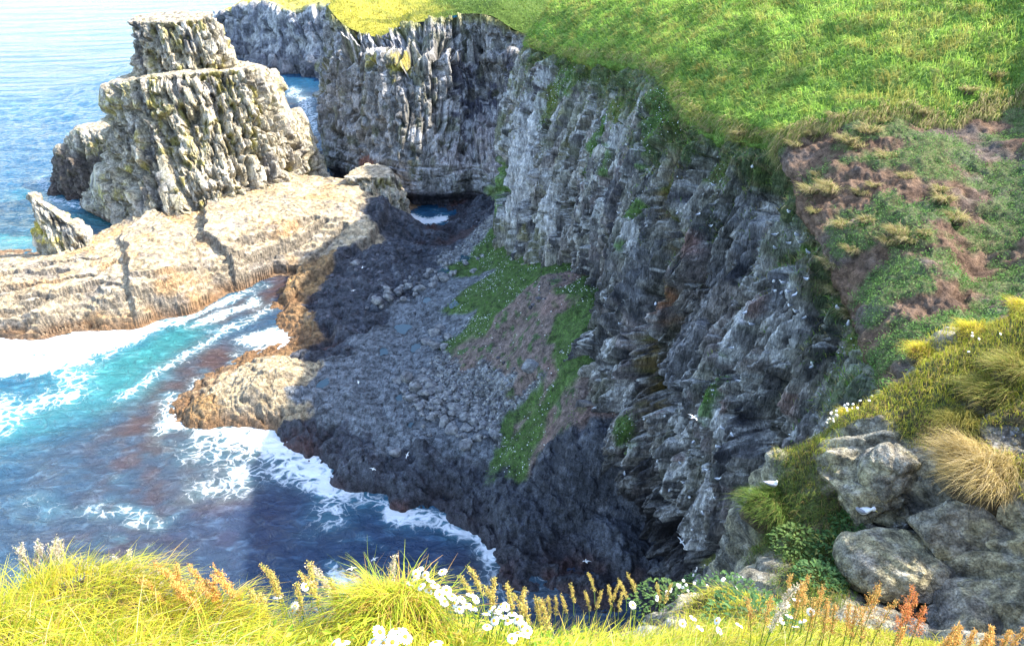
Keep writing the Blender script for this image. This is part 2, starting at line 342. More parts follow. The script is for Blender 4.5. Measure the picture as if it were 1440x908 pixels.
# relief by zone
def poly_mask(L, z, soft=.3):
    A = np.array([Pz(u, v, z)[:2] for u, v in L]); ax = XX + .9 * fbm(P3, .3, 4, 63); ay = YY + 1.2 * fbm(P3, .3, 4, 64)
    ins = np.zeros(XX.shape, bool); d = np.full(XX.shape, 1e9)
    for a, b in zip(A, np.roll(A, -1, 0)):
        ab = b - a; t = np.clip(((ax - a[0]) * ab[0] + (ay - a[1]) * ab[1]) / (ab @ ab), 0, 1)
        d = np.minimum(d, np.hypot(ax - a[0] - t * ab[0], ay - a[1] - t * ab[1]))
        ins ^= ((a[1] > ay) != (b[1] > ay)) & (ax < (b[0] - a[0]) * (ay - a[1]) / (b[1] - a[1] + 1e-12) + a[0])
    return sstep(-soft, soft, np.where(ins, d, -d))
slab = 1.35 * poly_mask([(285,290),(292,330),(320,352),(330,385),(400,375),(450,352),(520,322),(545,290),(540,250),(400,250)], 5) \
     + 1.1 * poly_mask([(172,325),(180,390),(200,432),(250,425),(285,395),(270,330),(210,290)], 5)
Z = Z + slab * (Z > .3)
def groove(L, w_, dpt, z=3.5):
    A = np.array([Pz(u, v, z)[:2] for u, v in L]); ax = XX + .5 * fbm(P3, .5, 4, 65); ay = YY + 1.2 * fbm(P3, .3, 4, 66); d = np.full(XX.shape, 1e9)
    for a, b in zip(A[:-1], A[1:]):
        ab = b - a; t = np.clip(((ax - a[0]) * ab[0] + (ay - a[1]) * ab[1]) / (ab @ ab), 0, 1)
        d = np.minimum(d, np.hypot(ax - a[0] - t * ab[0], ay - a[1] - t * ab[1]))
    return dpt * sstep(w_, .2 * w_, d)
GRV = [[(0,405),(60,398),(130,392),(160,380)],[(0,426),(50,420),(95,406),(165,402)],[(0,436),(100,430),(170,417),(235,410)],[(325,362),(370,353),(420,341),(458,325)],[(330,374),(390,363),(440,350),(485,328)],[(345,349),(400,338),(445,322)],[(60,372),(110,366),(150,368)],[(190,400),(240,392),(270,380)],[(0,388),(40,384),(90,385)],[(20,415),(80,411),(140,400)],[(300,400),(345,384),(390,366)],[(240,425),(290,408),(330,392)]]
Z = Z - sum(groove(L, .55 + .2 * (k % 3), .75) for k, L in enumerate(GRV)) * (Z > .8)
terr = Z + .35 * fbm(P3, .07, 3, 61) + .08 * fbm(P3, .5, 3, 62)
tr_ = terr / .62; tf = tr_ - np.floor(tr_); terr = (np.floor(tr_) + sstep(.45, .9, tf)) * .62
Zs = Z * (1 - .7 * Wt['tan']) + terr * .7 * Wt['tan']
b1, id1, cr1 = blocks(XX + 1.0 * n1 + 1.1 * Z, YY + .5 * n2 + .6 * Z, 1.25, 1.0, 71, .35, .16, .9)
b2, id2, cr2 = blocks(XX + 1.4 * n1 + .9 * Z, YY + .8 * n1 - .5 * Z, 3.4, 2.4, 73, .6, .10, .5)
b3, id3, cr3 = blocks(XX + .5 * n1, YY + .5 * n1, .72, .60, 75, .5, .25, 1.2)
rib = fbm(np.stack([XX * 1.2 + Z * 1.5, YY * 1.2, Z * 2.5], -1), .8, 4, 67)
Zs = Zs + Wt['tan'] * .12 * rib + Wt['shelf'] * (.10 * b3 - .14 * cr3 + .06 * b1 + .22 * n1) + Wt['dark'] * (.60 * b2 + .28 * b1 + .7 * n1 + .2 * n2) + Wt['tan'] * (.14 * b2 + .10 * b1 + .10 * n2 + .16 * n1) \
   + (Wt['ochre'] + Wt['mound']) * (.30 * b2 + .22 * b1 + .12 * b3 + .25 * n1) + Wt['cobble'] * (.28 * b3 + .3 * n1) + Wt['scree'] * (.1 * b3 + .25 * n1 + .1 * n2) \
   + Wt['green'] * (.35 * n1 + .18 * n2) + Wt['wet'] * (.1 * b3 + .45 * b2 + .3 * n1)
und_ = sstep(.1, -1.4, Z); Zs = Zs * (1 - und_) + (Z - .1 + .3 * n1) * und_
# colour by zone (noise sampled on the finished relief, so risers are not streaked)
P3 = np.stack([XX, YY, Zs * 1.3], -1); n1 = fbm(P3, .5, 5, 51); n2 = fbm(P3, 2.0, 3, 53)
tone = 0
cc = 0
for k in Wt: cc = cc + Wt[k][..., None] * np.array(zcol[k], np.float32)
blk = Wt['shelf'] * (id3 - .5) * .7 + (Wt['dark'] + Wt['tan'] * .5 + Wt['mound']) * (id2 - .5) * .4 + Wt['cobble'] * (id3 - .5) * .7
cc = cc * np.clip(1 + blk + .35 * n1 + .3 * n2, .35, 1.8)[..., None]
_nz = normals(np.stack([XX, YY, Zs], -1))[..., 2]; _nz = np.abs(_nz)
steep = sstep(.90, .62, _nz + .10 * n2)
cc = mixc(cc, (.17, .145, .115), steep * (Wt['tan'] + Wt['mound'] + .5 * Wt['ochre']) * .85)     # steep parts mixed to a darker grey brown
cc = mixc(cc, (.42, .22, .07), Wt['tan'] * sstep(.0, .45, fbm(P3, .18, 3, 91)) * .45)           # orange lichen
cc = mixc(cc, (.55, .49, .38), (1 - steep) * Wt['tan'] * sstep(.1, .5, fbm(P3, .8, 4, 93)) * .6)               # pale guano on the plateau
tide = sstep(1.7, .2, Zs + .5 * n1) * (Zs > -1)
cc = mixc(cc, (.20, .175, .15), Wt['tan'] * sstep(.12, .4, fbm(P3, .45, 5, 94)) * .7)
cc = mixc(cc, (.16, .085, .04), tide * (Wt['tan'] + Wt['ochre'] + Wt['mound']) * .8)
cc = mixc(cc, (.035, .03, .035), tide * (Wt['dark'] + Wt['shelf']) * .75)
pale = sstep(.05, .5, fbm(P3, 1.1, 4, 95)) * Wt['dark'] * sstep(1.6, 2.6, Zs)
cc = mixc(cc, (.15, .15, .16), pale * .6)
cc = mixc(cc, (.085, .042, .035), Wt['dark'] * sstep(.1, .5, fbm(P3, .3, 3, 97)) * tide * .8)
cc = mixc(cc, (.035, .10, .018), Wt['scree'] * sstep(.12, .4, fbm(P3, 1.2, 4, 99)) * .8)
cc = mixc(cc, (.21, .12, .10), Wt['scree'] * sstep(.0, .5, fbm(P3, .25, 3, 101)) * .5)
# rock pools sit in shallow hollows of the shelf
POOLS = [(566,458,.8,.6),(585,486,.6,.5),(538,492,.55,.5),(640,435,.6,.5),(455,535,.6,.5),(622,590,.4,.5),(575,596,.35,.5),(600,420,.5,.5),(655,372,.8,.35),(625,385,.8,.3),(560,560,.4,.4)]
PW = []
for u, v, r_, a_ in POOLS:
    q = Pz(u, v, 2.4); k = np.argmin((XX - q[0]) ** 2 + (YY - q[1]) ** 2); q[2] = Z.ravel()[k]
    dd = np.sqrt((XX - q[0] + .5 * n1) ** 2 + ((YY - q[1]) / 1.5 + .5 * n2) ** 2)
    Zs = Zs + (q[2] - .22 - Zs) * sstep(1.25 * r_, .85 * r_, dd); PW.append((q, r_))
# ledges overhang a little: push their lips out towards the sea
YY2 = YY
SH = np.stack([XX, YY2, Zs], -1)
grid_obj("rock_shelf", SH, M_SHELF, cc, smooth=False, kind='structure')
SHN = normals(SH)

# the sea sheet
xs = np.concatenate([-np.geomspace(8000, 140, 40), np.linspace(-135, 40, 430), np.geomspace(45, 8000, 14)])
yw = np.concatenate([[-4000, -500, -60, 0, 15, 25], np.linspace(30, 165, 360), 165 + np.cumsum(np.geomspace(.5, 60, 110)), np.geomspace(2200, 12000, 14)])
WX, WY = np.meshgrid(xs, yw); W3 = np.stack([WX, WY, np.zeros_like(WX)], -1)
ang = R(-28); wu = WX * math.cos(ang) + WY * math.sin(ang); wv = -WX * math.sin(ang) + WY * math.cos(ang)
Q = np.stack([wu * .45, wv, np.zeros_like(wu)], -1)
s1 = 1 - np.abs(fbm(Q, .16, 3, 111)) * 2; s2 = fbm(Q, .5, 4, 113)
wz = .28 * s1 + .22 * s2
bed = np.full(WX.shape, -9.0)
mk = (WX > -160) & (WX < 45) & (WY > 20) & (WY < 175)
bz = ground_z(WX[mk], WY[mk]); bed[mk] = bz
wz = wz * sstep(.2, -2.5, bed) * 1.0 + .06 * s2 - .04
big = fbm(W3, .02, 3, 115); mid = fbm(W3, .12, 4, 117); fine = fbm(W3, .6, 4, 119)
wc = np.zeros(WX.shape + (3,), np.float32) + np.array((.008, .06, .125), np.float32)
wc = mixc(wc, (.012, .09, .15), sstep(-.3, .4, big) * .6)
foam = np.zeros(WX.shape)
def stroke(P, r, amp=1.0, warp=1.6):
    """soft band round a polyline of surveyed points"""
    P = [Pz(u, v, 0)[:2] for u, v in P]
    ax = WX + warp * mid; ay = WY + warp * fine
    d = np.full(WX.shape, 1e9)
    for a, b in zip(P[:-1], P[1:]):
        ab = b - a; t = np.clip(((ax - a[0]) * ab[0] + (ay - a[1]) * ab[1]) / (ab @ ab + 1e-9), 0, 1)
        d = np.minimum(d, (ax - a[0] - t * ab[0]) ** 2 + (ay - a[1] - t * ab[1]) ** 2)
    return amp * np.exp(-d / (r * r))
# colour of the water: kelp browns over shallow beds, milky turquoise where air is beaten in
kel = np.clip(stroke([(210,620),(290,640),(260,700),(180,740)], 9) + stroke([(300,450),(380,420),(400,400)], 3.5) + stroke([(260,500),(330,500),(390,500)], 4.5) + stroke([(300,600),(350,680),(300,720)], 6) + stroke([(420,140),(440,190)], 12, 1, 6) + stroke([(130,310),(150,325)], 2, .3), 0, 1)
wc = mixc(wc, (.062, .036, .031), kel * (.45 + .45 * sstep(-.3, .3, fine)))
kel2 = np.clip(stroke([(320,440),(390,400),(410,390)], 3.4) + stroke([(225,570),(290,515),(380,480)], 4.2) + stroke([(280,600),(350,640)], 4), 0, 1)
wc = mixc(wc, (.03, .04, .07), np.clip(stroke([(40,700),(160,780),(300,780)], 10), 0, 1) * .5)
tq = np.clip(stroke([(60,500),(150,520),(220,495),(262,470)], 3.4) + .75 * stroke([(0,600),(90,570),(190,540)], 4) + .8 * stroke([(60,330),(110,305),(160,310)], 4) + .5 * stroke([(0,340),(40,300),(60,270)], 6), 0, 1)
wc = mixc(wc, (.03, .18, .185), tq * .95)
wc = mixc(wc, (.060, .036, .034), kel2 * (.6 + .35 * sstep(-.3, .3, fine)))
wc = mixc(wc, (.02, .035, .085), np.clip(stroke([(380,720),(450,800),(600,790),(550,760)], 7), 0, 1) * .8)  # navy painted in where the cliff's shadow lies on the water
wc = mixc(wc, (.045, .032, .05), np.clip(stroke([(700,790),(760,830),(850,830)], 3.5), 0, 1) * .9)
wc = mixc(wc, (.09, .055, .045), np.clip(stroke([(275,690),(320,690)], 2.2), 0, 1) * .6)
edge = sstep(-.9, -.05, bed) * sstep(.9, .1, bed)
foam += edge * .04 * (.5 + 1.4 * mid)
foam += 1.7 * stroke([(-30,490),(0,486),(60,480),(120,476),(190,468)], 2.1) + .75 * stroke([(200,465),(260,448),(330,415)], 1.1, 1, .8)
foam += 1.2 * stroke([(-20,512),(80,505),(150,490)], 2.0, 1, 2.2)
foam += .55 * stroke([(0,600),(30,575),(90,560)], 2.6) + .55 * stroke([(0,520),(60,520),(110,530)], 1.8)
foam += .48 * stroke([(165,560),(230,520),(300,478),(350,450),(380,430)], 1.1, 1, 1) + .75 * stroke([(290,455),(350,425)], 1.3)
foam += 1.1 * stroke([(360,478),(390,468),(395,485)], 1.7, 1, .6) + .5 * stroke([(255,590),(300,605),(360,610),(400,622)], 1.8) + .5 * stroke([(290,530),(270,560),(235,560),(240,600)], 1.2)
foam += .5 * stroke([(388,612),(430,640),(465,680),(520,700),(560,715)], 1.5) + .8 * stroke([(560,722),(620,735),(680,760),(690,775)], 1.25, 1, .8) + .55 * stroke([(420,655),(460,690),(455,730)], 1.9) + .5 * stroke([(470,790),(520,830)], .6)
foam += .42 * stroke([(280,690),(330,680)], 1.6) + .42 * stroke([(120,720),(220,735)], 1.0) + .3 * stroke([(320,640),(380,660)], 3)
foam += 1.1 * stroke([(575,305),(600,312),(620,308)], 1.5, 1, .4) + .5 * stroke([(405,125),(430,140),(435,170),(425,190)], 3, 1, 4) + .55 * stroke([(60,252),(80,280),(110,288),(160,290)], 1.4)
foam += .75 * stroke([(160,29),(178,28)], 3, 1, 5) + .6 * stroke([(285,32),(310,33)], 4, 1, 3) + .4 * stroke([(740,770),(700,782)], .7)
foam += .26 * sstep(.25, .6, mid) * sstep(170, 60, WY) + .30 * sstep(.35, .6, fbm(Q, .35, 4, 131)) * sstep(200, 120, WY)
wc = mixc(wc, (.12, .36, .42), np.clip(foam * .5, 0, .45))
grid_obj("sea", np.stack([WX, WY, wz], -1), M_WATER, wc, kind='structure', extra={'foam': foam})
M_POOL, _n = new_mat("pool_water"); _b = nd(_n, 'ShaderNodeBsdfPrincipled'); _b.inputs['Base Color'].default_value = (.035, .075, .095, 1); _b.inputs['Roughness'].default_value = .06; _b.inputs['IOR'].default_value = 1.33
_w = nd(_n, 'ShaderNodeTexNoise'); _w.inputs['Scale'].default_value = 4; _bp = nd(_n, 'ShaderNodeBump'); _bp.inputs['Strength'].default_value = .15; _bp.inputs['Distance'].default_value = .03; _n.links.new(_w.outputs[0], _bp.inputs['Height']); _n.links.new(_bp.outputs[0], _b.inputs['Normal'])
_o = nd(_n, 'ShaderNodeOutputMaterial'); _n.links.new(_b.outputs[0], _o.inputs[0])
for k, (q, r_) in enumerate(PW):
    th = np.linspace(0, 6.2832, 28, endpoint=False); rr = 1 + .18 * np.sin(3 * th + k) + .1 * np.sin(5 * th + 2 * k)
    Xp = np.stack([np.stack([np.cos(th) * rr * s_ * r_ * 1.15, np.sin(th) * rr * s_ * r_ * 1.7, 0 * th], -1) for s_ in (1, .5, .01)])
    grid_obj("rock_pool", Xp, M_POOL, np.zeros(Xp.shape) + .1, closed=True, loc=q - np.array([0, 0, .10]), kind='structure')
print("shore", time.time() - T0)
# ================================================================== CLIFFS
GREY = np.array((.26, .245, .22), np.float32)
def cliff_surface(C, nc, nr, tcw, sxy, seed, amp=1.0, res=None, flip=False):
    """loft, arc-length coordinates, jointed columns and blocks pushed out along the normal"""
    tc = tcw(np.linspace(0, 1, nc)) * (len(C[0]) - 1); tr = np.linspace(0, len(C) - 1, nr)
    X = loft(C, tc, tr)
    s = np.concatenate([[0], np.cumsum(np.linalg.norm(np.diff(X[nr // 2], axis=0), axis=1))]); s = np.repeat(s[None], nr, 0)
    N = normals(X)
    if flip: N = -N
    h = X[..., 2]
    return X, N, s, h
def dens(*kp):
    """piecewise-linear reparametrisation of 0..1"""
    xs_, ys_ = zip(*kp)
    return lambda t: np.interp(t, xs_, ys_)

# ---- the main cliff: columns run from the far corner round to the near shoulder
top = [(13,122,30), (5.5,112,31), Py(742,62,105), Py(800,80,93), Py(880,88,76), Py(935,110,64), Py(975,170,55), Py(1040,196,49.5), Py(1105,212,45.5), Py(1150,300,38), Py(1200,400,32), Py(1235,490,26.5), (13,20,31), (9,14.5,34)]
foot = [(7,126,0), (3,118,1), Py(707,318,101), Py(738,368,90), Py(800,412,74.5), Py(826,480,66), Py(822,560,60), Py(812,650,53), Py(862,720,47.5), Py(930,775,42.2), (14,34,-1), (12,27,-1), (8.5,20,-1), (6,14,-1)]
top = [np.array(t, float) for t in top]; foot = [np.array(t, float) for t in foot]
rows = []
for k in range(7):
    f = k / 6.0; row = []
    for j, (a, b) in enumerate(zip(foot, top)):
        p = a * (1 - f) + b * f
        # the face hangs back from the foot: steep low down, leaning in higher up
        row.append(p + np.array([-.9 * math.sin(f * math.pi), -.3 * math.sin(f * math.pi), 0]))
    rows.append(row)
rows.insert(0, [p - np.array([0, 0, 3.5]) for p in foot])
nc, nr = 900, 460
X, N, s, h = cliff_surface(rows, nc, nr, dens((0, 0), (.05, .14), (.30, .33), (.60, .56), (.85, .76), (.97, .93), (1, 1)), None, 1)
N = np.where(N[..., :1] > 0, -N, N)
Pn = X
ln = 1.0 + .0 * h
lean = s - .11 * h * sstep(38, 70, s)            # joints lean over towards the near end
wq = fbm(Pn, .22, 3, 201); wq2 = fbm(Pn, .8, 3, 203); wf = fbm(Pn, 2.6, 3, 205, st=(1, 1, .6))
A1, i1, c1 = blocks(lean + 1.2 * wq, h + 3 * wq, 2.2, 17.0, 211, .9, .07, .5)
A2, i2, c2 = blocks(lean + .6 * wq + .15 * wq2, h + 1.5 * wq2 + wq, .85, 7.5, 213, .9, .13, .6)
A3, i3, c3 = blocks(lean + .15 * wq2, h + .5 * wq2, .36, 2.4, 215, .9, .2, .6)
butt = fbm(np.stack([s, h * .25, 0 * s], -1), .10, 3, 217)
ridge = 1 - np.abs(fbm(np.stack([lean, h * .22, 0 * s], -1), .35, 4, 219)) * 2.2
A4, i4, c4 = blocks(lean + .1 * wq2, h, .19, .7, 216, .9, .2, .6)
disp = 1.7 * butt + .95 * A1 + .6 * A2 + .26 * A3 + .09 * A4 + .35 * ridge + .3 * wq - .9 * c1 - .5 * c2 - .15 * c3
# the long gully that runs down the middle of the face
def face_line(L, r, sz=1.0, warp=.8):
    Pw = [surf_point(X, u, v) for u, v in L]; d = np.full(s.shape, 1e9)
    Xw = X + warp * np.stack([wq2, wq, wf], -1)
    for a, b in zip(Pw[:-1], Pw[1:]):
        ab = b - a; t = np.clip(((Xw - a) @ ab) / (ab @ ab + 1e-9), 0, 1)
        d = np.minimum(d, ((Xw - a - t[..., None] * ab) ** 2).sum(-1))
    return np.exp(-d / (r * r))
gl = face_line([(968,215),(945,265),(940,330),(925,400),(900,460),(895,520),(905,580)], .75)
gl2 = face_line([(905,540),(900,600),(915,660),(940,720)], .9)
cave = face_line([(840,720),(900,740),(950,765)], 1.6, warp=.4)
und = face_line([(1030,380),(1050,350),(1080,400),(1150,480)], .6)
disp -= 1.5 * gl + 1.3 * gl2 + 1.6 * cave + .8 * und
disp += .9 * face_line([(1040,215),(1085,225)], 1.0, warp=.3)           # rounded boss under the turf edge
disp *= sstep(-.02, .06, (nr - 1 - np.arange(nr)[:, None]) / nr)
X2 = X + N * disp[..., None]
NN = normals(X2); NN = np.where((NN * N).sum(-1, keepdims=True) < 0, -NN, NN); up = NN[..., 2]
c = np.zeros(X.shape, np.float32) + GREY
var = fbm(Pn, .35, 4, 221); v2 = fbm(Pn, 1.5, 4, 223, st=(1, 1, .4)); v3 = fbm(Pn, .12, 3, 225)
c = mixc(c, (.12, .112, .105), sstep(-.15, .3, var) * .7); c = mixc(c, (.035, .036, .045), sstep(.78, .82, i1) * .75 * sstep(-.3, .1, v2)); c = mixc(c, (.05, .05, .058), sstep(.86, .88, i2) * .7)
c = mixc(c, (.215, .175, .165), sstep(.0, .35, fbm(Pn, .3, 3, 227)) * .5)
c = c * np.clip(1 + .9 * (i2 - .5) + .7 * (i1 - .5) + .6 * v2 + .9 * (i3 - .5) + .6 * (i4 - .5) + .5 * fbm(Pn, 4.0, 3, 224, st=(1, 1, .5)), .15, 2.2)[..., None]
farw = sstep(55, 30, s)                                                 # far half: lichened
c = mixc(c, (.17, .175, .085), sstep(-.1, .35, fbm(Pn, .9, 4, 229, st=(1, 1, .35))) * (.25 + .45 * farw))
c = mixc(c, (.28, .25, .09), sstep(.15, .45, fbm(Pn, 1.3, 3, 231, st=(1, 1, .3))) * farw * .6)
c = mixc(c, (.035, .038, .05), sstep(.18, .4, fbm(np.stack([lean, h * .18, 0 * s], -1), .9, 4, 233)) * .75)   # black seams
lowd = sstep(11, 4, h + 3 * var) * sstep(38, 60, s)
c = mixc(c, (.038, .036, .043), lowd * .9)
wht = sstep(.16, .30, fbm(Pn, 1.7, 5, 235) * .8 + .35 * fbm(Pn, .16, 3, 237) + .28 * (up - .15)) * (1 - .7 * lowd)
c = mixc(c, (.50, .49, .47), wht * .8)
def P(u, v, r, sz, colr, amt, seed=0, ns=1.1):
    global c
    nz = fbm(Pn, 1.1, 4, 300 + seed); c = mixc(c, colr, patch(X2, nz, u, v, r, sz, ns=ns) * amt)
WH = (.58, .56, .54); GR = (.09, .18, .03); MO = (.16, .18, .035); PK = (.27, .16, .135); BK = (.028, .03, .04); BL = (.22, .22, .235)
for k, (u, v, r, sz) in enumerate([(720,200,3,2.5),(730,270,3,2),(1035,440,1.1,1.8),(1120,335,.8,1.5),(1085,300,1.0,.7),(1000,590,.9,.9),(1012,610,.7,.8),(905,440,.9,2),(1080,480,.9,2.2),(985,700,.8,1.6),(975,770,1.2,1.6),
      (1110,395,.7,1.6),(870,180,1,1.5),(1120,460,.5,1.6),(1060,540,.6,1.6),(955,640,.8,2.2),(960,300,1.2,.6),(850,480,.8,3),(870,560,.8,2),(770,300,1.5,2),(930,720,.8,.8),(1000,255,.9,.6),(880,330,.8,2),(1110,220,.8,.4),(950,590,.4,2.5),(1020,500,.7,1.2)]):
    P(u, v, r, sz, WH, .9, k, 1.5)
for k, (u, v, r, sz) in enumerate([(770,145,1.6,2),(830,195,1.0,3),(845,230,.7,3),(945,172,1.6,2),(925,150,1.6,1.2),(885,295,.8,1),(1000,240,.9,1),(995,540,.7,2),(985,570,.6,2),(790,690,1.5,1.3),(880,610,.7,2),(770,740,1.0,1.2),(1210,470,1.2,1),(1180,380,1,1),(900,205,1,1.2),(860,150,1.5,.8),(800,100,2.5,.8),(870,345,.5,1.2),(1060,240,.6,.5),(1130,350,.5,.8),(690,265,3,1)]):
    P(u, v, r, sz, GR if k % 3 else MO, .85, 40 + k, 1.4)
for k, (u, v, r, sz) in enumerate([(1010,565,.45,1.5),(930,575,.3,2),(1095,575,1.0,.8),(960,345,1.2,.7),(1060,430,.7,1.5),(950,640,.3,1.5),(1160,340,1.6,1),(1190,300,1.5,1)]):
    P(u, v, r, sz, PK, .7, 70 + k)
for k, (u, v, r, sz) in enumerate([(862,275,.8,3.5),(1040,370,1.0,1.2),(1155,430,.8,2),(880,500,.6,3),(900,650,.8,3),(835,600,.8,2),(1050,590,.8,1.6),(1000,640,.8,1),(935,440,.4,2.2),(920,690,.8,1.4),(1230,380,.6,.6)]):
    P(u, v, r, sz, BK, .85, 90 + k)
for k, (u, v, r, sz) in enumerate([(1030,300,1.5,1),(960,480,1.6,2.2),(940,540,1.1,2.6),(1060,330,1.0,1.5),(1100,420,.9,2),(890,380,.9,3),(1000,400,1.2,1.5)]):
    P(u, v, r, sz, BL, .6, 110 + k)
c = mixc(c, (.19, .13, .03), np.clip(gl * 1.3, 0, 1) * sstep(-.4, .2, wf) * .8)
c = mixc(c, (.12, .13, .02), np.clip(gl * 1.3, 0, 1) * sstep(0, .3, wq2) * .8)
c = mixc(c, (.30, .13, .06), np.clip(face_line([(930,400),(925,440),(928,455)], .35), 0, 1) * .8)
c = mixc(c, (.02, .02, .024), np.clip(cave * 1.2, 0, 1) * .8)  # hollow painted near black, its shade put into the rock colour
# turf creeping over the lip
lip = sstep(.86, .97, (np.arange(nr)[:, None] / nr) + .12 * var + .06 * v2) * np.ones_like(s)
c = mixc(c, (.08, .12, .03), lip * .8)
c = mixc(c, (.21, .17, .08), lip * sstep(.0, .4, fbm(Pn, 2.2, 3, 241)) * .6)
CL, CLN = X2, NN
grid_obj("cliff_face", X2, M_CLIFF, c, smooth=False, kind='structure')

# ---- the grassy hill and the bare brown slope above the cliff
A0 = [t + np.array([.6, .1, -1.2]) for t in top]; A_ = [t + np.array([-.35, -.1, .25]) for t in top]
off = [np.array(q, float) for q in [(12,136,43),(14,118,39), Py(790,0,108), Py(860,0,98), Py(960,0,80), Py(1040,0,70), Py(1110,30,60), Py(1220,60,52.5), Py(1270,140,45.5), Py(1300,230,38), Py(1330,330,31), Py(1350,430,26), (18,20,34), (14,15,36)]]  # first two stations: unseen hill mass, added to shade the cove headwall
B_ = [a * .55 + b * .45 + np.array([0, 0, .5]) for a, b in zip(A_, off)]
D_ = [np.array(q, float) for q in [(34,136,52),(32,118,48), (20,110,42), (22,102,42), (28,90,44), (32,78,45), (34,68,45), Py(1440,0,52), Py(1470,100,46), Py(1480,190,39), Py(1480,290,33), Py(1480,390,27), (22,21,36), (20,16,38)]]
E_ = [np.array((44 + 0 * q[0], q[1], z), float) for q, z in zip(D_, (56,52,49,48,49,50,50,50,50,50,48,44,40,40))]
F_ = [np.array((66, q[1] - 2, z), float) for q, z in zip(D_, (58,54,53,53,55,56,57,58,58,58,56,50,44,42))]
G_ = [np.array((110, q[1] - 2, 60), float) for q in D_]
hc, hr = 560, 330
tr = np.concatenate([np.linspace(0, 4, 290, endpoint=False), np.linspace(4, 7, 40)])
tcf = dens((0, 0), (.06, .14), (.35, .4), (.95, .93), (1, 1))
HX = loft([A0, A_, B_, off, D_, E_, F_, G_], tcf(np.linspace(0, 1, hc)) * 13, tr)
HN = normals(HX); HN = np.where(HN[..., 2:] < 0, -HN, HN)
g1 = fbm(HX, .25, 4, 251); g2 = fbm(HX, .9, 4, 253); g3 = fbm(HX, 3, 3, 255)
fade = sstep(0, .12, tr[:, None] / 1.0)
HX = HX + HN * ((.55 * g1 + .38 * g2 + .16 * g3) * fade)[..., None]
# bare earth area: near part of the slope, below the turf line
U, V, _ = proj(HX)
turf_line = [Py(1105,205,45.5), Py(1150,172,45.5), Py(1215,150,45), Py(1330,135,44.5), Py(1440,92,45), (34,47,44), (60,50,80)]
ty = np.interp(HX[..., 0], [q[0] for q in turf_line], [q[1] for q in turf_line]) + .9 * g2 + .4 * g3
bare = sstep(.7, -.5, HX[..., 1] - ty)
step_dn = -.55 * sstep(0, .6, bare); HX = HX + np.array([0, 0, 1.]) * step_dn[..., None]
hcol = np.zeros(HX.shape, np.float32) + np.array((.14, .23, .05), np.float32)
hcol = mixc(hcol, (.28, .25, .07), sstep(.0, .4, g2) * .6)
brown = np.zeros(HX.shape, np.float32) + np.array((.135, .088, .06), np.float32)
brown = mixc(brown, (.085, .055, .04), sstep(-.1, .4, fbm(HX, .8, 4, 261)) * .7)
brown = mixc(brown, (.11, .10, .095), sstep(.0, .35, fbm(HX, .35, 3, 263)) * .6)
brown = brown * (1 + .5 * g3)[..., None]
veg = sstep(-.02, .28, fbm(HX, .55, 5, 265) + .30 * sstep(12, 22, HX[..., 0] + (40 - HX[..., 1]) * .35) - .08) * bare
hcol = hcol * (1 - bare[..., None]) + brown * bare[..., None]
hcol = mixc(hcol, (.08, .13, .045), veg * .6)
grid_obj("hillside", HX, M_EARTH, hcol, kind='structure')
print("cliff", time.time() - T0)

# ---- the wall across the head of the cove: pillar, overhang and upper tier
wt = [np.array(q, float) for q in [(-36,176,17), Py(453,100,157), Py(478,78,147), Py(528,74,141), Py(560,88,137), Py(610,82,138), Py(650,85,141), Py(690,82,139), Py(752,70,133), (18,128,30)]]
wf_ = [np.array(q, float) for q in [(-38,172,-1), Py(451,243,150), Py(472,262,142), Py(520,280,135), Py(566,298,128), Py(612,298,127.5), Py(660,298,128), Py(700,288,124), Py(740,272,122), (12,122,8)]]
# inner rows: row 1 = shelf top (v 235), row 2 = back of the shelf, row 3 = under the overhang
sh_t = [np.array(q, float) for q in [(-38,173,3), Py(453,225,150.6), Py(474,235,143), Py(520,238,136), Py(562,236,131), Py(612,233,129.5), Py(660,230,131), Py(700,235,129), Py(740,230,127), (12,123,12)]]
def lerp(a, b, f): return [x * (1 - f) + y * f for x, y in zip(a, b)]
dep = [0, 0, 0, 0, 0, 1.5, 3, 2.6, 1, 0]
m1 = lerp(sh_t, wt, .28); m2 = lerp(sh_t, wt, .6); m3 = lerp(sh_t, wt, .82)
for m, kf in ((m1, .7), (m2, 1.0), (m3, .7)):
    for j in range(10): m[j] = m[j] + np.array([.2, 1, 0]) * dep[j] * kf
upf = [p + np.array([.5, 2.8 + .6 * (3 <= j <= 6), .5]) for j, p in enumerate(wt)]
upt = [np.array(q, float) for q in [(-34,182,24), Py(462,8,166), Py(485,36,154), Py(530,52,149.5), Py(565,36,148), Py(620,27,147), Py(650,20,147), Py(690,22,143), Py(752,48,136), (20,130,34)]]
Xw = loft([[p - np.array([0, 0, 2.5]) for p in wf_], wf_, lerp(wf_, sh_t, .55), sh_t, m1, m2, m3, wt, upf, lerp(upf, upt, .5), upt], np.linspace(0, 9, 430), np.linspace(0, 10, 330))
Nw = normals(Xw); Nw = np.where(Nw[..., 1:2] > 0, -Nw, Nw)
sw = np.repeat(np.concatenate([[0], np.cumsum(np.linalg.norm(np.diff(Xw[150], axis=0), axis=1))])[None], 330, 0); hw = Xw[..., 2]
q1 = fbm(Xw, .2, 3, 401); q2 = fbm(Xw, .9, 4, 403)
a1, j1, k1 = blocks(sw + .8 * q1, hw + q1 * 2, 2.1, 12, 411, .9, .08, .7)
a2, j2, k2 = blocks(sw + .5 * q1, hw, .85, 4.5, 413, .9, .15, .6)
a3, j3, k3 = blocks(sw, hw + .5 * q1, 5, .9, 415, .4, .2, .6)
low = sstep(8.5, 6.5, hw + q1)
a4, j4, _ = blocks(sw, hw, .4, 1.3, 414, .9)
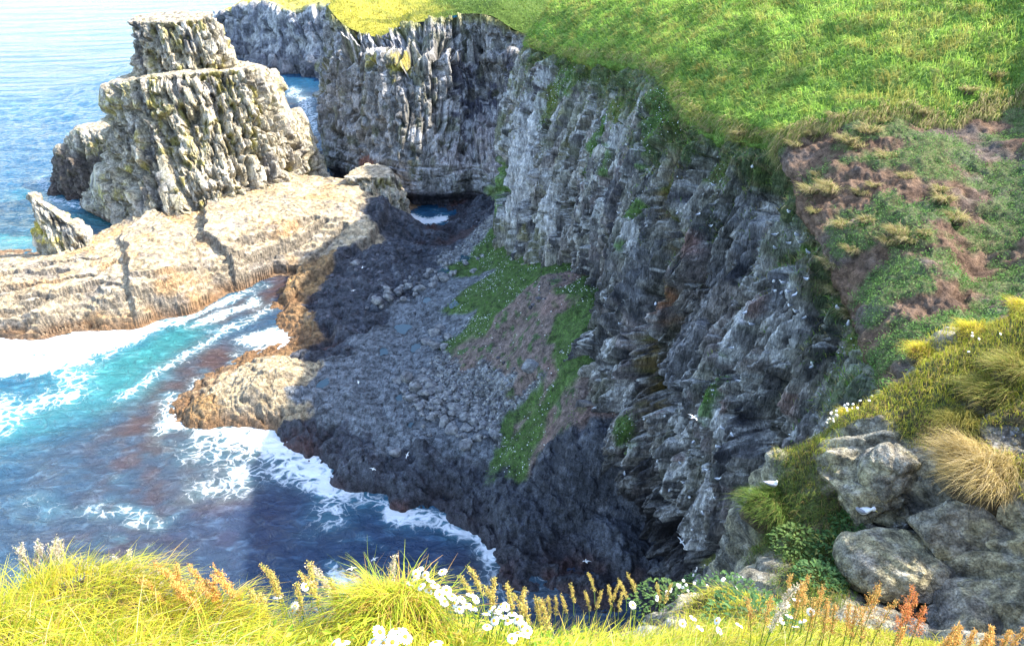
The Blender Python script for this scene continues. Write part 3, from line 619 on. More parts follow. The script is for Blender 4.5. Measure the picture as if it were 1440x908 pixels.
dw = (.85 * a1 + .45 * a2 + .18 * a4 + .9 * q1 + .2 * q2) * (1 - .75 * low) + low * (.4 * a3 + .2 * q2)
dw -= 1.8 * sstep(2.4, 1.2, hw) * sstep(8, 14, sw)            # sea-cut notch at the foot
Xw2 = Xw + Nw * dw[..., None]; NW = normals(Xw2); NW = np.where(NW[..., 2:] < -.3, -NW, NW)
cw = np.zeros(Xw.shape, np.float32) + np.array((.16, .152, .14), np.float32)
cw = cw * np.clip(1 + .6 * (j1 - .5) + .7 * (j2 - .5) + .6 * (j4 - .5) + .6 * q2, .3, 2.0)[..., None]
pil = sstep(31, 27, sw)
cw = mixc(cw, (.25, .23, .09), sstep(.0, .4, fbm(Xw, .5, 4, 421, st=(1, 1, .3))) * pil * .8)
cw = mixc(cw, (.14, .15, .07), sstep(.0, .4, fbm(Xw, .8, 4, 423, st=(1, 1, .3))) * .5)
cw = mixc(cw, (.06, .06, .09), np.clip(sum(patch(Xw2, q2, u, v, r, z) for u, v, r, z in [(650,110,3,1.3),(680,150,3.2,1.6),(660,170,3,1.2),(720,110,2,1.5),(555,60,2,1.5)]), 0, 1) * .8)  # dark blue patches paint the shade under the overhang and in the recess
cw = mixc(cw, (.46, .45, .45), sstep(.10, .35, fbm(Xw, .8, 5, 425) + .3 * fbm(Xw, .12, 2, 427) + .4 * np.maximum(NW[..., 2], 0) - .02) * .65)
cw = mixc(cw, (.46, .40, .40), np.clip(sum(patch(Xw2, q2, u, v, r, z) for u, v, r, z in [(690,190,4,1),(720,160,3,2),(640,225,3,.6),(700,220,3,1)]), 0, 1) * .5)
cw = mixc(cw, (.24, .10, .07), patch(Xw2, q2, 515, 228, 2.5, .5) * .8)
cw = mixc(cw, (.05, .045, .055), sstep(3.5, 2, hw + q1) * .9)
cw = mixc(cw, (.10, .16, .03), patch(Xw2, q2, 690, 265, 2, 1) * .8)
topm = np.clip(sstep(.93, .985, np.arange(330)[:, None] / 330 + .02 * q2), 0, 1)
cw = mixc(cw, (.20, .19, .05), topm * .8)
cw = mixc(cw, (.36, .30, .05), np.clip(patch(Xw2, q2, 566, 80, 2.3, 1) + patch(Xw2, q2, 520, 82, 1.5, 1), 0, 1) * .85)
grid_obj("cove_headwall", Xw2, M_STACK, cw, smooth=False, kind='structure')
WL, WLN = Xw2, NW
# turf behind that wall running back towards the far headland
tb = [upt, [p + np.array([2, 9, 2.0]) for p in upt], [p + np.array([6, 28, 1.2]) for p in upt], [p + np.array([12, 60, 2]) for p in upt], [p + np.array([20, 160, -24]) for p in upt]]
TB = loft(tb, np.linspace(0, 9, 150), np.linspace(0, 4, 110)); NB = fbm(TB, .15, 4, 431)
TB = TB + np.array([0, 0, 1.]) * ((.9 * NB + .3 * fbm(TB, .8, 3, 433)) * sstep(0, .3, np.linspace(0, 4, 110)[:, None]))[..., None]
ct = np.zeros(TB.shape, np.float32) + np.array((.30, .27, .045), np.float32)
ct = mixc(ct, (.11, .13, .03), sstep(-.1, .3, fbm(TB, .3, 4, 435)) * .7)
ct = mixc(ct, (.05, .09, .02), sstep(570, 640, proj(TB)[0] + 30 * NB) * .95)  # green turf to the right, painted darker in place of shade
grid_obj("far_turf", TB, M_EARTH, ct, kind='structure')

# ---- far headland beyond the channel
hf = [np.array(q, float) for q in [(-96,360,-1), Py(304,66,318), Py(318,82,296), Py(345,92,284), Py(372,106,262), Py(410,110,256), Py(452,113,250), (-45,238,-1), (-30,230,-1)]]
ht = [np.array(q, float) for q in [(-90,365,16), Py(313,20,320), Py(330,9,305), Py(352,6,296), Py(375,3,280), Py(400,14,268), Py(440,8,264), (-42,258,22), (-28,250,23)]]
hm = lerp(hf, ht, .25); hb = [p + np.array([0, 3.5, .4]) for p in hm]
HB = [p + np.array([6, 30, 3]) for p in ht]; HC = [p + np.array([12, 120, -4]) for p in ht]
FX = loft([[p - np.array([0, 0, 3]) for p in hf], hf, hm, hb, lerp(hb, ht, .5), ht, lerp(ht, HB, .3), HB, HC], np.linspace(0, 8, 260), np.linspace(0, 8, 170))
NF = normals(FX); NF = np.where(NF[..., 1:2] > 0, -NF, NF)
sf = np.repeat(np.concatenate([[0], np.cumsum(np.linalg.norm(np.diff(FX[60], axis=0), axis=1))])[None], 170, 0); hh = FX[..., 2]
f1 = fbm(FX, .1, 4, 441); f2 = fbm(FX, .45, 4, 443)
e1, l1, _ = blocks(sf + f1 * 2, hh + f1 * 3, 3.2, 12, 445, .9, .1, .7)
isf = sstep(5.4, 4.8, np.linspace(0, 8, 170))[:, None]
FX2 = FX + NF * (((1.8 * e1 + 2.6 * f1 + .8 * f2) * isf))[..., None] + np.array([0, 0, 1.]) * ((1.2 * f2 + f1) * (1 - isf))[..., None]
NF2 = normals(FX2); NF2 = np.where(NF2[..., 2:] < -.3, -NF2, NF2)
cf = np.zeros(FX.shape, np.float32) + np.array((.15, .15, .165), np.float32)
e3, l3, _ = blocks(sf, hh, .9, 2.6, 446, .9)
cf = cf * np.clip(1 + .7 * (l1 - .5) + .9 * (l3 - .5) + .6 * f2, .3, 2.0)[..., None]
cf = mixc(cf, (.50, .48, .45), sstep(.0, .3, fbm(FX, .3, 5, 447) + .5 * np.maximum(NF2[..., 2], 0) - .05) * .7)
cf = mixc(cf, (.06, .055, .065), sstep(6, 3.5, hh + 3 * f1) * .7)
cf = mixc(cf, (.40, .34, .05), (1 - isf) * .9)
grid_obj("far_headland", FX2, M_STACK, cf, smooth=False, kind='structure')
# low dark land and ledge still further out
fl = [[(-98,380,-2),(-80,372,-2),(-60,365,-2),(-30,360,-2)], [(-97,386,8),(-80,380,14),(-60,372,17),(-30,366,19)], [(-96,400,12),(-76,400,20),(-50,395,25),(-20,390,27)], [(-80,520,14),(-60,520,24),(-40,520,28),(0,520,30)], [(-60,700,-2),(-40,700,-2),(0,700,-2),(60,700,-2)]]
LX = loft(fl, np.linspace(0, 3, 110), np.linspace(0, 4, 90)); LN = normals(LX); g = fbm(LX, .08, 5, 451); LX = LX + np.array([-.5, -1, .3]) * (5 * g)[..., None]
cl = np.zeros(LX.shape, np.float32) + np.array((.07, .075, .09), np.float32); cl = mixc(cl, (.08, .10, .04), sstep(12, 20, LX[..., 2]) * .8)
grid_obj("distant_land", LX, M_STACK, cl, kind='structure')

# ================================================================== SEA STACKS (closed ring lofts)
def ring_stack(name, levels, K, nu, nv, seed, bsize, amp, colf, cap=True, mat=None, label=None, cat=None):
    """levels: list of closed polygons (K points each with z); the last ring is closed over with a cap"""
    L = [np.array(l, float) for l in levels]
    if cap:
        cen = L[-1].mean(0); 
        for f in (.6, .25, .02): L.append(cen * (1 - f) + L[-1 if f == .6 else len(levels) - 1] * f + np.array([0, 0, .5 * (1 - f)]))
    Cn = np.stack(L)                                          # (rows, K, 3)
    Cw = np.concatenate([Cn[:, -2:], Cn, Cn[:, :3]], 1)       # wrap
    tcol = 2 + np.linspace(0, K, nu, endpoint=False)
    Xr = loft(Cw, tcol, np.linspace(0, len(L) - 1, nv))
    Nr = normals(Xr); cenr = Xr.mean(1, keepdims=True)
    outw = Xr - cenr; outw[..., 2] = .0
    sgn = np.sign((Nr * outw).sum(-1).mean()); Nr = Nr * sgn
    d, cc_ = colf(Xr, Nr, seed, bsize, amp)
    X2_ = Xr + Nr * d[..., None]
    N2 = normals(X2_) * sgn
    cc_ = cc_(X2_, N2)
    o = grid_obj(name, X2_, mat or M_STACK, cc_, closed=True, smooth=False, label=label, cat=cat)
    return o, X2_, N2
def stack_fn(Xr, Nr, seed, bs, amp):
    z = Xr[..., 2]; q1_ = fbm(Xr, .15, 4, seed); q2_ = fbm(Xr, .7, 4, seed + 2)
    sx = Xr[..., 0] + .5 * Xr[..., 1] + .18 * z
    sx = sx + .8 * q1_
    A, ia, _ = blocks(sx, z + 2 * q1_, 1.9 * bs, 9 * bs, seed + 3, .9, .1, .7)
    B, ib, _ = blocks(sx + .3 * q2_, z + .5 * q2_, .8 * bs, 2.4 * bs, seed + 4, .9, .16, .7)
    D3, id_, _ = blocks(sx, z, .38 * bs, .9 * bs, seed + 7, .9)
    Cb, ic, _ = blocks(Xr[..., 0] + .3 * q2_, Xr[..., 1] + .3 * q1_, 1.2, 1.0, seed + 5, .5, .2, .8)
    flat = sstep(.55, .85, Nr[..., 2])
    d = amp * ((1 - flat) * (1.0 * A + .6 * B + .22 * D3 + 1.3 * q1_ + .2 * q2_) + flat * (.2 * Cb + .3 * q2_ + .4 * q1_))
    d = np.clip(d, -3, .9)
    def colour(X_, N_):
        c_ = np.zeros(X_.shape, np.float32) + np.array((.30, .26, .18), np.float32)
        c_ = c_ * np.clip(1 + .8 * (ia - .5) + .8 * (ib - .5) + .7 * (id_ - .5) + .6 * q2_, .25, 2.0)[..., None]; c_ = mixc(c_, (.07, .07, .09), sstep(.12, .4, fbm(X_, .35, 4, seed + 15, st=(1, 1, .4))) * .7)  # dark violet grey patches painted as shaded crevices
        c_ = mixc(c_, (.34, .29, .08), sstep(.05, .35, fbm(X_, .6, 4, seed + 9, st=(1, 1, .35))) * .8)
        c_ = mixc(c_, (.50, .46, .39), sstep(.04, .3, fbm(X_, .9, 5, seed + 10) + .35 * np.maximum(N_[..., 2], -.2)) * .65)
        c_ = mixc(c_, (.42, .34, .23), sstep(.55, .85, N_[..., 2]) * sstep(-.5, .2, fbm(X_, .5, 3, seed + 11)) * .8)
        c_ = mixc(c_, (.11, .07, .05), sstep(1.8, .4, X_[..., 2] + q1_) * .85)
        return c_
    return d, colour
def dark_fn(Xr, Nr, seed, bs, amp):
    d, f = stack_fn(Xr, Nr, seed, bs, amp)
    def colour(X_, N_):
        c_ = f(X_, N_); lowm = sstep(8.5, 6.0, X_[..., 2] + 1.5 * fbm(X_, .3, 3, seed + 20))
        return mixc(c_, (.075, .055, .048), lowm * .85)
    return d, colour
def ring(p, z): return [(a, b, z if np.isscalar(z) else z[i]) for i, (a, b) in enumerate(p)]
main = [
 ring([(-68,119),(-58,112.5),(-48,112),(-40,120),(-34,133),(-37,143),(-55,146),(-75,140),(-76,128)], 1),
 ring([(-66.8,120),(-57.5,114),(-48,113.5),(-40.5,121),(-35.5,133),(-38,142.5),(-55,145),(-72,140),(-72,129)], 6),
 ring([(-66.2,121),(-57,117),(-48.5,117),(-40.5,123),(-37.5,132),(-39,141),(-54,143),(-68,139),(-68.5,129)], 12),
 ring([(-64.8,122.5),(-57,119),(-49.5,119.5),(-41.5,124),(-39.5,131.5),(-41,139),(-53,142),(-65,138),(-66,129)], 18),
 ring([(-63.8,124),(-57.5,120.5),(-50,121.5),(-43,125.5),(-41.5,131),(-43,137),(-53,140),(-63,137),(-64.5,129)], (22,23.3,23.8,23.8,23,22.5,23,22.5,22)),
]
ms, MS, MSN = ring_stack("sea_stack", main, 9, 620, 250, 501, 1.0, 1.0, stack_fn, label="tall pale grey flat topped sea stack with white streaks standing on the lit plateau", cat="sea stack")
upper = [ring([(-61.8,128),(-55,126.5),(-49,128),(-46.5,132),(-49,138),(-56,140),(-62.5,135)], 21),
 ring([(-61.6,128.6),(-55,127.3),(-49.3,128.6),(-47.3,132),(-49.5,138),(-56,139.5),(-62,135)], 26),
 ring([(-61.2,130),(-55.5,128.5),(-51,130),(-49,133),(-51,138),(-56,139),(-61.5,135.5)], (30.5,30.3,30.5,31,31,31,31))]
link_up, UP, UPN = ring_stack("summit_block", upper, 7, 320, 110, 521, .9, .8, stack_fn)
link_up.parent = ms
lowr = [ring([(-90,141),(-82,132),(-72,128),(-66,131),(-66,142),(-75,149),(-86,150)], -1),
 ring([(-88.5,141.5),(-81.5,134),(-72.5,130.5),(-67,133),(-67,142),(-75,148),(-85.5,148.5)], 2),
 ring([(-85.5,142),(-80,137),(-73,134.5),(-68,136),(-68,142),(-75,147),(-83.5,147)], 7),
 ring([(-82.5,143),(-79,139.5),(-73.5,138),(-69,138.5),(-69,142.5),(-75,146),(-81,146)], (10.3,10.5,11,11.5,11.5,11,10.5))]
_, LR, _n = ring_stack("sea_rock", lowr, 7, 300, 110, 541, .8, .8, dark_fn, label="low dark sea rock with a pale guano top, seaward of the tall stack", cat="rock")
spire = [ring([(-70.5,104.5),(-67.5,101.5),(-64,100.5),(-61,101.5),(-61,104.5),(-65,106.5),(-69,106.5)], 2),
 ring([(-70.3,104.8),(-68,102.6),(-65,101.8),(-62,102.3),(-62,104.5),(-65,106),(-69,106.2)], 5),
 ring([(-69.9,105),(-68.6,103.6),(-67,103),(-65,103),(-65,104.7),(-67,105.8),(-69,106)], 7.6),
 ring([(-69.6,105),(-69,104.2),(-68.2,103.9),(-67.3,104),(-67.3,104.8),(-68.2,105.4),(-69.2,105.6)], (10.2,10.2,9.8,9.2,9.2,9.6,10))]
def spire_fn(Xr, Nr, seed, bs, amp):
    d, f = stack_fn(Xr, Nr, seed, bs, amp)
    def colour(X_, N_): return mixc(f(X_, N_), (.46, .37, .04), sstep(.05, .3, fbm(X_, .5, 3, 77)) * .8)
    return d, colour
_, SPX, _n = ring_stack("leaning_rock", spire, 7, 200, 80, 561, .55, .4, spire_fn, label="small leaning rock fin with yellow lichen, at the seaward edge of the plateau", cat="rock")
# rounded shoulder between the plateau and the dark rock
knob = [ring([(-27,121),(-22.5,119.5),(-18.5,121),(-17.5,125),(-20,129),(-25,130),(-28,126)], 0),
 ring([(-27.3,121.5),(-22.8,120),(-19,121.5),(-18.2,125),(-20.5,128.5),(-25,129.5),(-28,126)], 4),
 ring([(-27,122.5),(-23.4,121.3),(-20.6,122.6),(-20,125),(-21.5,128),(-25,129),(-27.6,126)], (7,7.4,7.2,7.2,7.4,7.4,7))]
_, KB, _n = ring_stack("rock_outcrop", knob, 7, 180, 80, 581, .7, .5, stack_fn, label="rounded grey rock knob at the inner end of the plateau, half in shade", cat="rock")
print("stacks", time.time() - T0)
#PART3
# ================================================================== NEAR HEADLAND: grass at the photographer's feet and the rocky spur
def Pd(u, v, d): return Pz(u, v, 45.0 - d)
near_c = [Pd(*q) for q in [
 (0,875,2.55),(100,878,2.5),(180,895,2.45),(330,925,2.35),(450,925,2.3),(540,900,2.4),(620,905,2.6),(700,918,3.0),(800,912,3.8),(880,892,4.9),(940,868,6.1),(1000,850,7.2),
 (100,960,2.1),(400,975,2.0),(720,970,2.3),(900,955,3.2),(1000,960,3.3),(1200,985,3.4),(1440,1000,3.5),(1050,930,6.0),(1200,935,7),(1400,940,7),
 (960,815,7.2),(1010,812,7.9),(1030,860,8.3),(1060,890,8.9),(1150,880,9.6),(1300,880,9.6),(1440,870,9.2),
 (1045,800,10.4),(1035,700,10.7),(1090,690,10.1),(1100,760,10.3),(1150,790,10.2),(1150,700,9.7),(1120,618,9.3),(1120,655,9.9),(1200,570,8.7),(1300,505,7.9),(1380,458,7.4),(1440,430,7.0),(1520,400,6.6),
 (1200,630,9.1),(1300,590,8.4),(1400,530,7.7),(1440,610,7.8),(1300,690,9.1),(1210,735,10.0),(1250,770,9.8),(1380,650,8.2),(1350,750,9.1),(1440,730,8.5),(1440,810,8.9),(1250,840,9.9)]]
near_w = [(0,-1,43.6),(0,.6,43.3),(-5,-.5,43.6),(-5,1.5,43.2),(5,0,42.6),(6,-1,42.6),(8,1.5,41.6),(-8,3,41.6),(-7,5,34),(-3.5,4.6,33),(-1.5,4.3,33),(0,5.2,33),(1.0,6.4,33),(1.7,7.6,33),(2.2,9,31),(2.8,10.5,29),(3.3,12.5,28),
 (4.8,14.5,28.5),(7,16,29),(9.5,16.8,31),(12,17.5,33.5),(15,17,38),(14,11,40),(13,6,41),(16,0,42),(18,12,41),(18,20,37),(-6,8,20),(0,9,20),(2,13,20),(-8,10,12)]
NC = np.array(near_c + [np.array(q, float) for q in near_w])
GX = np.linspace(-7, 17, 620); GY = np.concatenate([np.linspace(-1, 6, 170, endpoint=False), np.linspace(6, 18.5, 330)])
gx, gy = np.meshgrid(GX, GY)
gz = rbf(NC[:, 0], NC[:, 1], NC[:, 2], gx, gy, .12)
G = np.stack([gx, gy, gz], -1); GN = normals(G); GN = np.where(GN[..., 2:] < 0, -GN, GN)
U, V, Dn = proj(G)
m1_ = fbm(G, .5, 4, 601); m2_ = fbm(G, 1.8, 4, 603); m3_ = fbm(G, 6, 3, 605)
rockpts = [(1230,680),(1180,650),(1300,720),(1400,700),(1350,800),(1430,780),(1250,800),(1430,860),(1060,800),(1030,740),(1330,640),(1215,730),(1420,620),(1300,850),(1080,640),(1230,620),(1270,640),(1040,820),(1010,760),(1000,720),(1380,560)]
turfpts = [(1150,600),(1200,560),(1250,520),(1300,490),(1360,460),(1440,430),(1300,560),(1350,520),(1400,570),(1370,640),(1400,660),(1120,640),(1140,650),(1060,700),(1080,740),(1090,700),(1150,740),(1170,770),(1130,790),(1180,720),(1000,820),(950,830),(1040,850),(1100,860),(1280,600),(1420,540),(1440,500)]
def nearmask(A, B, X_, warp):
    Uw, Vw = U + warp * m1_, V + warp * m2_
    P_ = lambda l: np.stack([surf_point(X_, u, v) for u, v in l])
    Xw_ = X_ + .35 * np.stack([m1_, m2_, m3_], -1)
    da = np.min([((Xw_ - p) ** 2).sum(-1) for p in P_(A)], 0); db = np.min([((Xw_ - p) ** 2).sum(-1) for p in P_(B)], 0)
    return sstep(-.35, .35, np.sqrt(db) - np.sqrt(da))
Dist = np.linalg.norm(G - CAM, axis=-1)
rockm = nearmask(rockpts, turfpts, G, 0) * sstep(6.0, 7.5, Dist) 
rockm = np.maximum(rockm, sstep(.62, .4, GN[..., 2]) * sstep(4.5, 7, Dist))
hx_ = gx * .8 + gy * .6; hy_ = gz * 1.1 + gy * .7 - gx * .3
n_a, n_i, n_c = blocks(hx_ + .25 * m1_, hy_ + .25 * m1_, 1.5, 1.1, 611, 1.2, .05, .55)
n_b, n_j, n_d = blocks(hx_ + .1 * m2_, hy_ + .1 * m1_, .42, .30, 613, .8, .08, .35)
G2 = G + GN * (rockm * (.42 * n_a + .13 * n_b + .12 * m1_ + .06 * m2_ + .02 * m3_) + (1 - rockm) * (.12 * m1_ + .06 * m2_))[..., None]
cn = np.zeros(G.shape, np.float32) + np.array((.26, .235, .18), np.float32)
cn = mixc(cn, (.39, .34, .20), sstep(-.15, .3, m1_) * .65)
cn = mixc(cn, (.10, .10, .108), sstep(.05, .4, fbm(G, 1.1, 4, 621)) * .8)
cn = mixc(cn, (.36, .34, .30), sstep(.1, .35, fbm(G, 7, 4, 623)) * .6); cn = mixc(cn, (.06, .06, .055), sstep(.1, .35, fbm(G, 4, 4, 625)) * .6)
cn = cn * np.clip(1 + .5 * (n_i - .5) + .35 * m3_ + .3 * (n_j - .5), .4, 1.7)[..., None]
tu = np.zeros(G.shape, np.float32) + np.array((.085, .10, .03), np.float32); tu = mixc(tu, (.10, .07, .045), sstep(0, .4, m2_) * .8)
cn = cn * rockm[..., None] + tu * (1 - rockm)[..., None]
grid_obj("headland_ground", G2, M_NEAR, cn, kind='structure')
GNN = normals(G2); GNN = np.where(GNN[..., 2:] < 0, -GNN, GNN)

# ================================================================== blades of grass
def blade_mesh(name, pos, nrm, Ln, wd, lean, curl, colr, seg=3):
    """pos,nrm (n,3); Ln,wd (n,); lean (n,3) direction the tip falls to; curl (n,)"""
    n = len(pos); t = np.linspace(0, 1, seg + 1)[None, :, None]
    up_ = nrm * .55 + np.array([0, 0, .8]); up_ /= np.linalg.norm(up_, axis=1, keepdims=True)
    lean = lean / (np.linalg.norm(lean, axis=1, keepdims=True) + 1e-9)
    c3 = curl[:, None, None]
    spine = pos[:, None] + Ln[:, None, None] * (up_[:, None] * (t - .42 * c3 * t * t) + lean[:, None] * (c3 * .95 * t * t) + np.array([0, 0, -1.]) * (np.maximum(c3 - .45, 0) * .9 * t ** 3))
    side = np.cross(lean, up_); side += .35 * rng.normal(size=(n, 3)); side /= np.linalg.norm(side, axis=1, keepdims=True)
    wv_ = wd[:, None, None] * (1 - t ** 1.6) * .5 + .0002
    A = spine - side[:, None] * wv_; B = spine + side[:, None] * wv_
    Vv = np.stack([A, B], 2).reshape(n, -1, 3)                     # (n, 2*(seg+1), 3)
    base = (np.arange(n) * 2 * (seg + 1))[:, None]
    F = np.concatenate([np.stack([base[:, 0] + 2*k, base[:, 0] + 2*k + 1, base[:, 0] + 2*k + 3, base[:, 0] + 2*k + 2], -1) for k in range(seg)])
    C_ = np.repeat(colr[:, None], 2 * (seg + 1), 1)
    return mesh_from(name, Vv, F, C_)
def scatter(X_, N_, wgt, n):
    w_ = wgt.ravel().astype(float); w_ = w_ / w_.sum()
    k = np.searchsorted(np.cumsum(w_), rng.random(n)); k = np.clip(k, 0, w_.size - 1)
    nc_ = X_.shape[1]; r_, c_ = k // nc_, k % nc_
    r2 = np.clip(r_ + 1, 0, X_.shape[0] - 1); c2 = np.clip(c_ + 1, 0, nc_ - 1)
    a, b = rng.random((n, 1)), rng.random((n, 1))
    p = X_[r_, c_]; p = p + (X_[r2, c_] - p) * a + (X_[r_, c2] - X_[r_, c_]) * b
    return p, N_[r_, c_], (r_, c_)
def area(X_):
    a = np.linalg.norm(np.cross(np.gradient(X_, axis=1), np.gradient(X_, axis=0)), axis=-1); return a
def inview(X_, m=60):
    u, v, d = proj(X_); return ((u > -m) & (u < 1440 + m) & (v > -m) & (v < 908 + m * 2.2) & (d > .5)).astype(float)
def pick(cols_, wts, n, var=.2):
    cols_ = np.array(cols_, float); k = rng.choice(len(cols_), n, p=np.array(wts) / sum(wts))
    return np.clip(cols_[k] * (1 + var * rng.normal(size=(n, 1))), .005, .95)
YEL = [(.66,.58,.05),(.50,.52,.04),(.66,.46,.12),(.26,.38,.035),(.70,.58,.30)]

# foreground sward
wS = area(G2) * inview(G2) / Dist ** 2 * (Dist < 6.3) * sstep(-.2, .45, GNN[..., 2])
p, nn, ix = scatter(G2, GNN, wS, 34000)
tone_ = fbm(p, .9, 3, 631); N_ = len(p)
cb = pick(YEL, (4, 4, 2, 2, 1), N_, .16)
cb = cb * (1 - .35 * sstep(.0, .4, tone_)[:, None]) + np.array([.16, .30, .02]) * (.35 * sstep(.0, .4, tone_))[:, None]
lean_ = np.stack([.8 * fbm(p, .7, 2, 633) + .5, .6 * fbm(p, .7, 2, 635) - .2, 0 * tone_], -1) + .55 * rng.normal(size=(N_, 3)) * [1, 1, 0]
ln_ = (.13 + .13 * rng.random(N_)) * (1 + .5 * tone_) * np.where(p[:, 0] < -.6, 1.15, 1)
link("grass", blade_mesh("grass", p, nn, ln_, .0024 + .0055 * rng.random(N_) ** 2.5, lean_, .25 + .85 * rng.random(N_), cb), M_GRASS, kind='stuff', label="bright yellow green grass along the near cliff edge")
# broad small leaves through the sward
def leaf_mesh(name, pos, size, colr, flat=.5, aspect=2.2):
    n = len(pos); d = rng.normal(size=(n, 3)); d[:, 2] = d[:, 2] * .5 + .3; d /= np.linalg.norm(d, axis=1, keepdims=True)
    s_ = np.cross(d, np.array([0, 0, 1.]) * flat + rng.normal(size=(n, 3)) * (1 - flat) + .01); s_ /= np.linalg.norm(s_, axis=1, keepdims=True)
    nn_ = np.cross(s_, d); L_ = size[:, None]
    V_ = np.stack([pos, pos + d * L_ * .5 + s_ * L_ / aspect * .5 + nn_ * L_ * .06, pos + d * L_ + nn_ * -.08 * L_, pos + d * L_ * .5 - s_ * L_ / aspect * .5 + nn_ * L_ * .06], 1)
    F = (np.arange(n) * 4)[:, None] + np.arange(4)[None]
    return mesh_from(name, V_, F, np.repeat(colr[:, None], 4, 1), smooth=False)
wL = wS * sstep(0, .3, fbm(G2, 1.1, 3, 641)) * sstep(-1.1, -.7, G2[..., 0])
p, nn, _ = scatter(G2, GNN, wL, 4200)
link("broad_leaves", leaf_mesh("broad_leaves", p + nn * (.03 + .10 * rng.random((4200, 1))), .014 + .024 * rng.random(4200), pick([(.18,.34,.03),(.36,.48,.05),(.55,.52,.07)], (2, 3, 2), 4200)), M_GRASS, kind='stuff', label="small broad leaves among the near grass")
# the patch of dark herbs at the head of the gully, and turf on the spur
turfw = (1 - rockm) * (Dist >= 6.2) * inview(G2) * area(G2) * sstep(.15, .5, GNN[..., 2])
p, nn, ix = scatter(G2, GNN, turfw, 34000)
U_, V_, _d = proj(p); N_ = len(p)
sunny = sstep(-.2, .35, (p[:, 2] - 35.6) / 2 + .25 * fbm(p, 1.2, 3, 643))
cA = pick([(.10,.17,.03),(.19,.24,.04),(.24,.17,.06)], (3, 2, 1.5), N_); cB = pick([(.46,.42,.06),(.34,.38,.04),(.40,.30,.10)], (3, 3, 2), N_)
cb = cA * (1 - sunny[:, None]) + cB * sunny[:, None]  # sunlight on the higher turf put into the blade colour, duller green below
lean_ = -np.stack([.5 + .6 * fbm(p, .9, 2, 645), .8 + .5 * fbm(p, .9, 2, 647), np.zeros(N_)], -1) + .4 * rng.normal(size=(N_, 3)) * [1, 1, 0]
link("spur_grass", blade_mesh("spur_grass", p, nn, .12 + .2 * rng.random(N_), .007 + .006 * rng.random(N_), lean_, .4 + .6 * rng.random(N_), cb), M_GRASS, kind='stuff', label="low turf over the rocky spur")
# turf on the far clifftop
TBN = normals(TB); TBN = np.where(TBN[..., 2:] < 0, -TBN, TBN)
p, nn, _ = scatter(TB, TBN, area(TB) * inview(TB, 20) / np.linalg.norm(TB - CAM, axis=-1) ** 1.5, 16000); N_ = len(p); gr_ = sstep(560, 640, proj(p)[0])[:, None]; tt = sstep(-.1, .35, fbm(p, .25, 4, 655))[:, None]
cb = (pick([(.50,.44,.06),(.40,.38,.05),(.52,.42,.14)], (3, 2, 1), N_) * (1 - .6 * tt)) * (1 - gr_) + pick([(.10,.18,.035),(.16,.24,.05)], (1, 1), N_) * gr_
link("far_grass", blade_mesh("far_grass", p, nn, .5 + .6 * rng.random(N_), .10 + .08 * rng.random(N_), rng.normal(size=(N_, 3)) * [1, 1, .1] + [-.5, -.5, 0], .5 + .4 * rng.random(N_), cb, 2), M_GRASS, kind='stuff', label="yellow green turf on the clifftop across the cove")
print("near", time.time() - T0)

# grass and herbs of the hillside
HN = normals(HX); HN = np.where(HN[..., 2:] < 0, -HN, HN)
HD = np.linalg.norm(HX - CAM, axis=-1); iv = inview(HX, 80)
baref = bare
wH = area(HX) * iv / HD ** 1.6 * np.clip(1 - baref, 0, 1) * (HX[..., 0] < 42)
p, nn, ix = scatter(HX, HN, wH, 70000); N_ = len(p)
t1 = fbm(p, .35, 4, 651); t2 = fbm(p, 1.1, 3, 653)
cb = pick([(.22,.37,.06),(.32,.46,.09),(.14,.24,.05)], (4, 3, 2), N_, .22)
cb = cb * (1 + .9 * fbm(p, .55, 4, 657))[:, None]; cb = cb + (np.array([.42, .31, .10]) - cb) * (sstep(.08, .3, t2 + .4 * t1) * .5)[:, None]
dl = np.linalg.norm(p - CAM, axis=1)
lean_ = np.stack([-1 + .4 * t1, -.7 + .4 * t2, -.1 + 0 * t1], -1) + .4 * rng.normal(size=(N_, 3))
link("hillside_grass", blade_mesh("hillside_grass", p, nn, (.35 + .5 * rng.random(N_)) * (1 + .5 * t2), .034 * (dl / 50) * (.7 + .8 * rng.random(N_)), lean_, .5 + .5 * rng.random(N_), cb, 2), M_GRASS, kind='stuff', label="long green grass over the steep hillside")
vegw = area(HX) * iv / HD ** 1.5 * sstep(.15, .7, veg)
p, nn, _ = scatter(HX, HN, vegw, 42000); N_ = len(p)
link("hillside_herbs", leaf_mesh("hillside_herbs", p + nn * (.02 + .22 * rng.random((N_, 1))), .05 + .08 * rng.random(N_), pick([(.11,.22,.05),(.16,.29,.07),(.24,.34,.12),(.08,.15,.04)], (4, 4, 1, 2), N_)), M_GRASS, kind='stuff', label="low leafy herbs on the bare brown slope")
# straw fringe where the turf breaks off above the bare slope and over the cliff
fw = area(HX) * iv / HD ** 1.5 * (sstep(.02, .3, bare) * sstep(.98, .6, bare) * 3 + .5 * (1 - bare) * (tr[:, None] > .9) * (tr[:, None] < 1.25))
p, nn, ix = scatter(HX, HN, fw, 11000); N_ = len(p)
link("turf_fringe", blade_mesh("turf_fringe", p + [0, 0, .1], nn, .35 + .5 * rng.random(N_), .03 + .02 * rng.random(N_), np.array([-.7, -.8, -.7]) + .4 * rng.normal(size=(N_, 3)), .8 + .4 * rng.random(N_), pick([(.46,.36,.18),(.30,.30,.09),(.22,.30,.05)], (3, 2, 2), N_), 3), M_GRASS, kind='stuff', label="straw coloured fringe hanging from the broken edge of the turf")
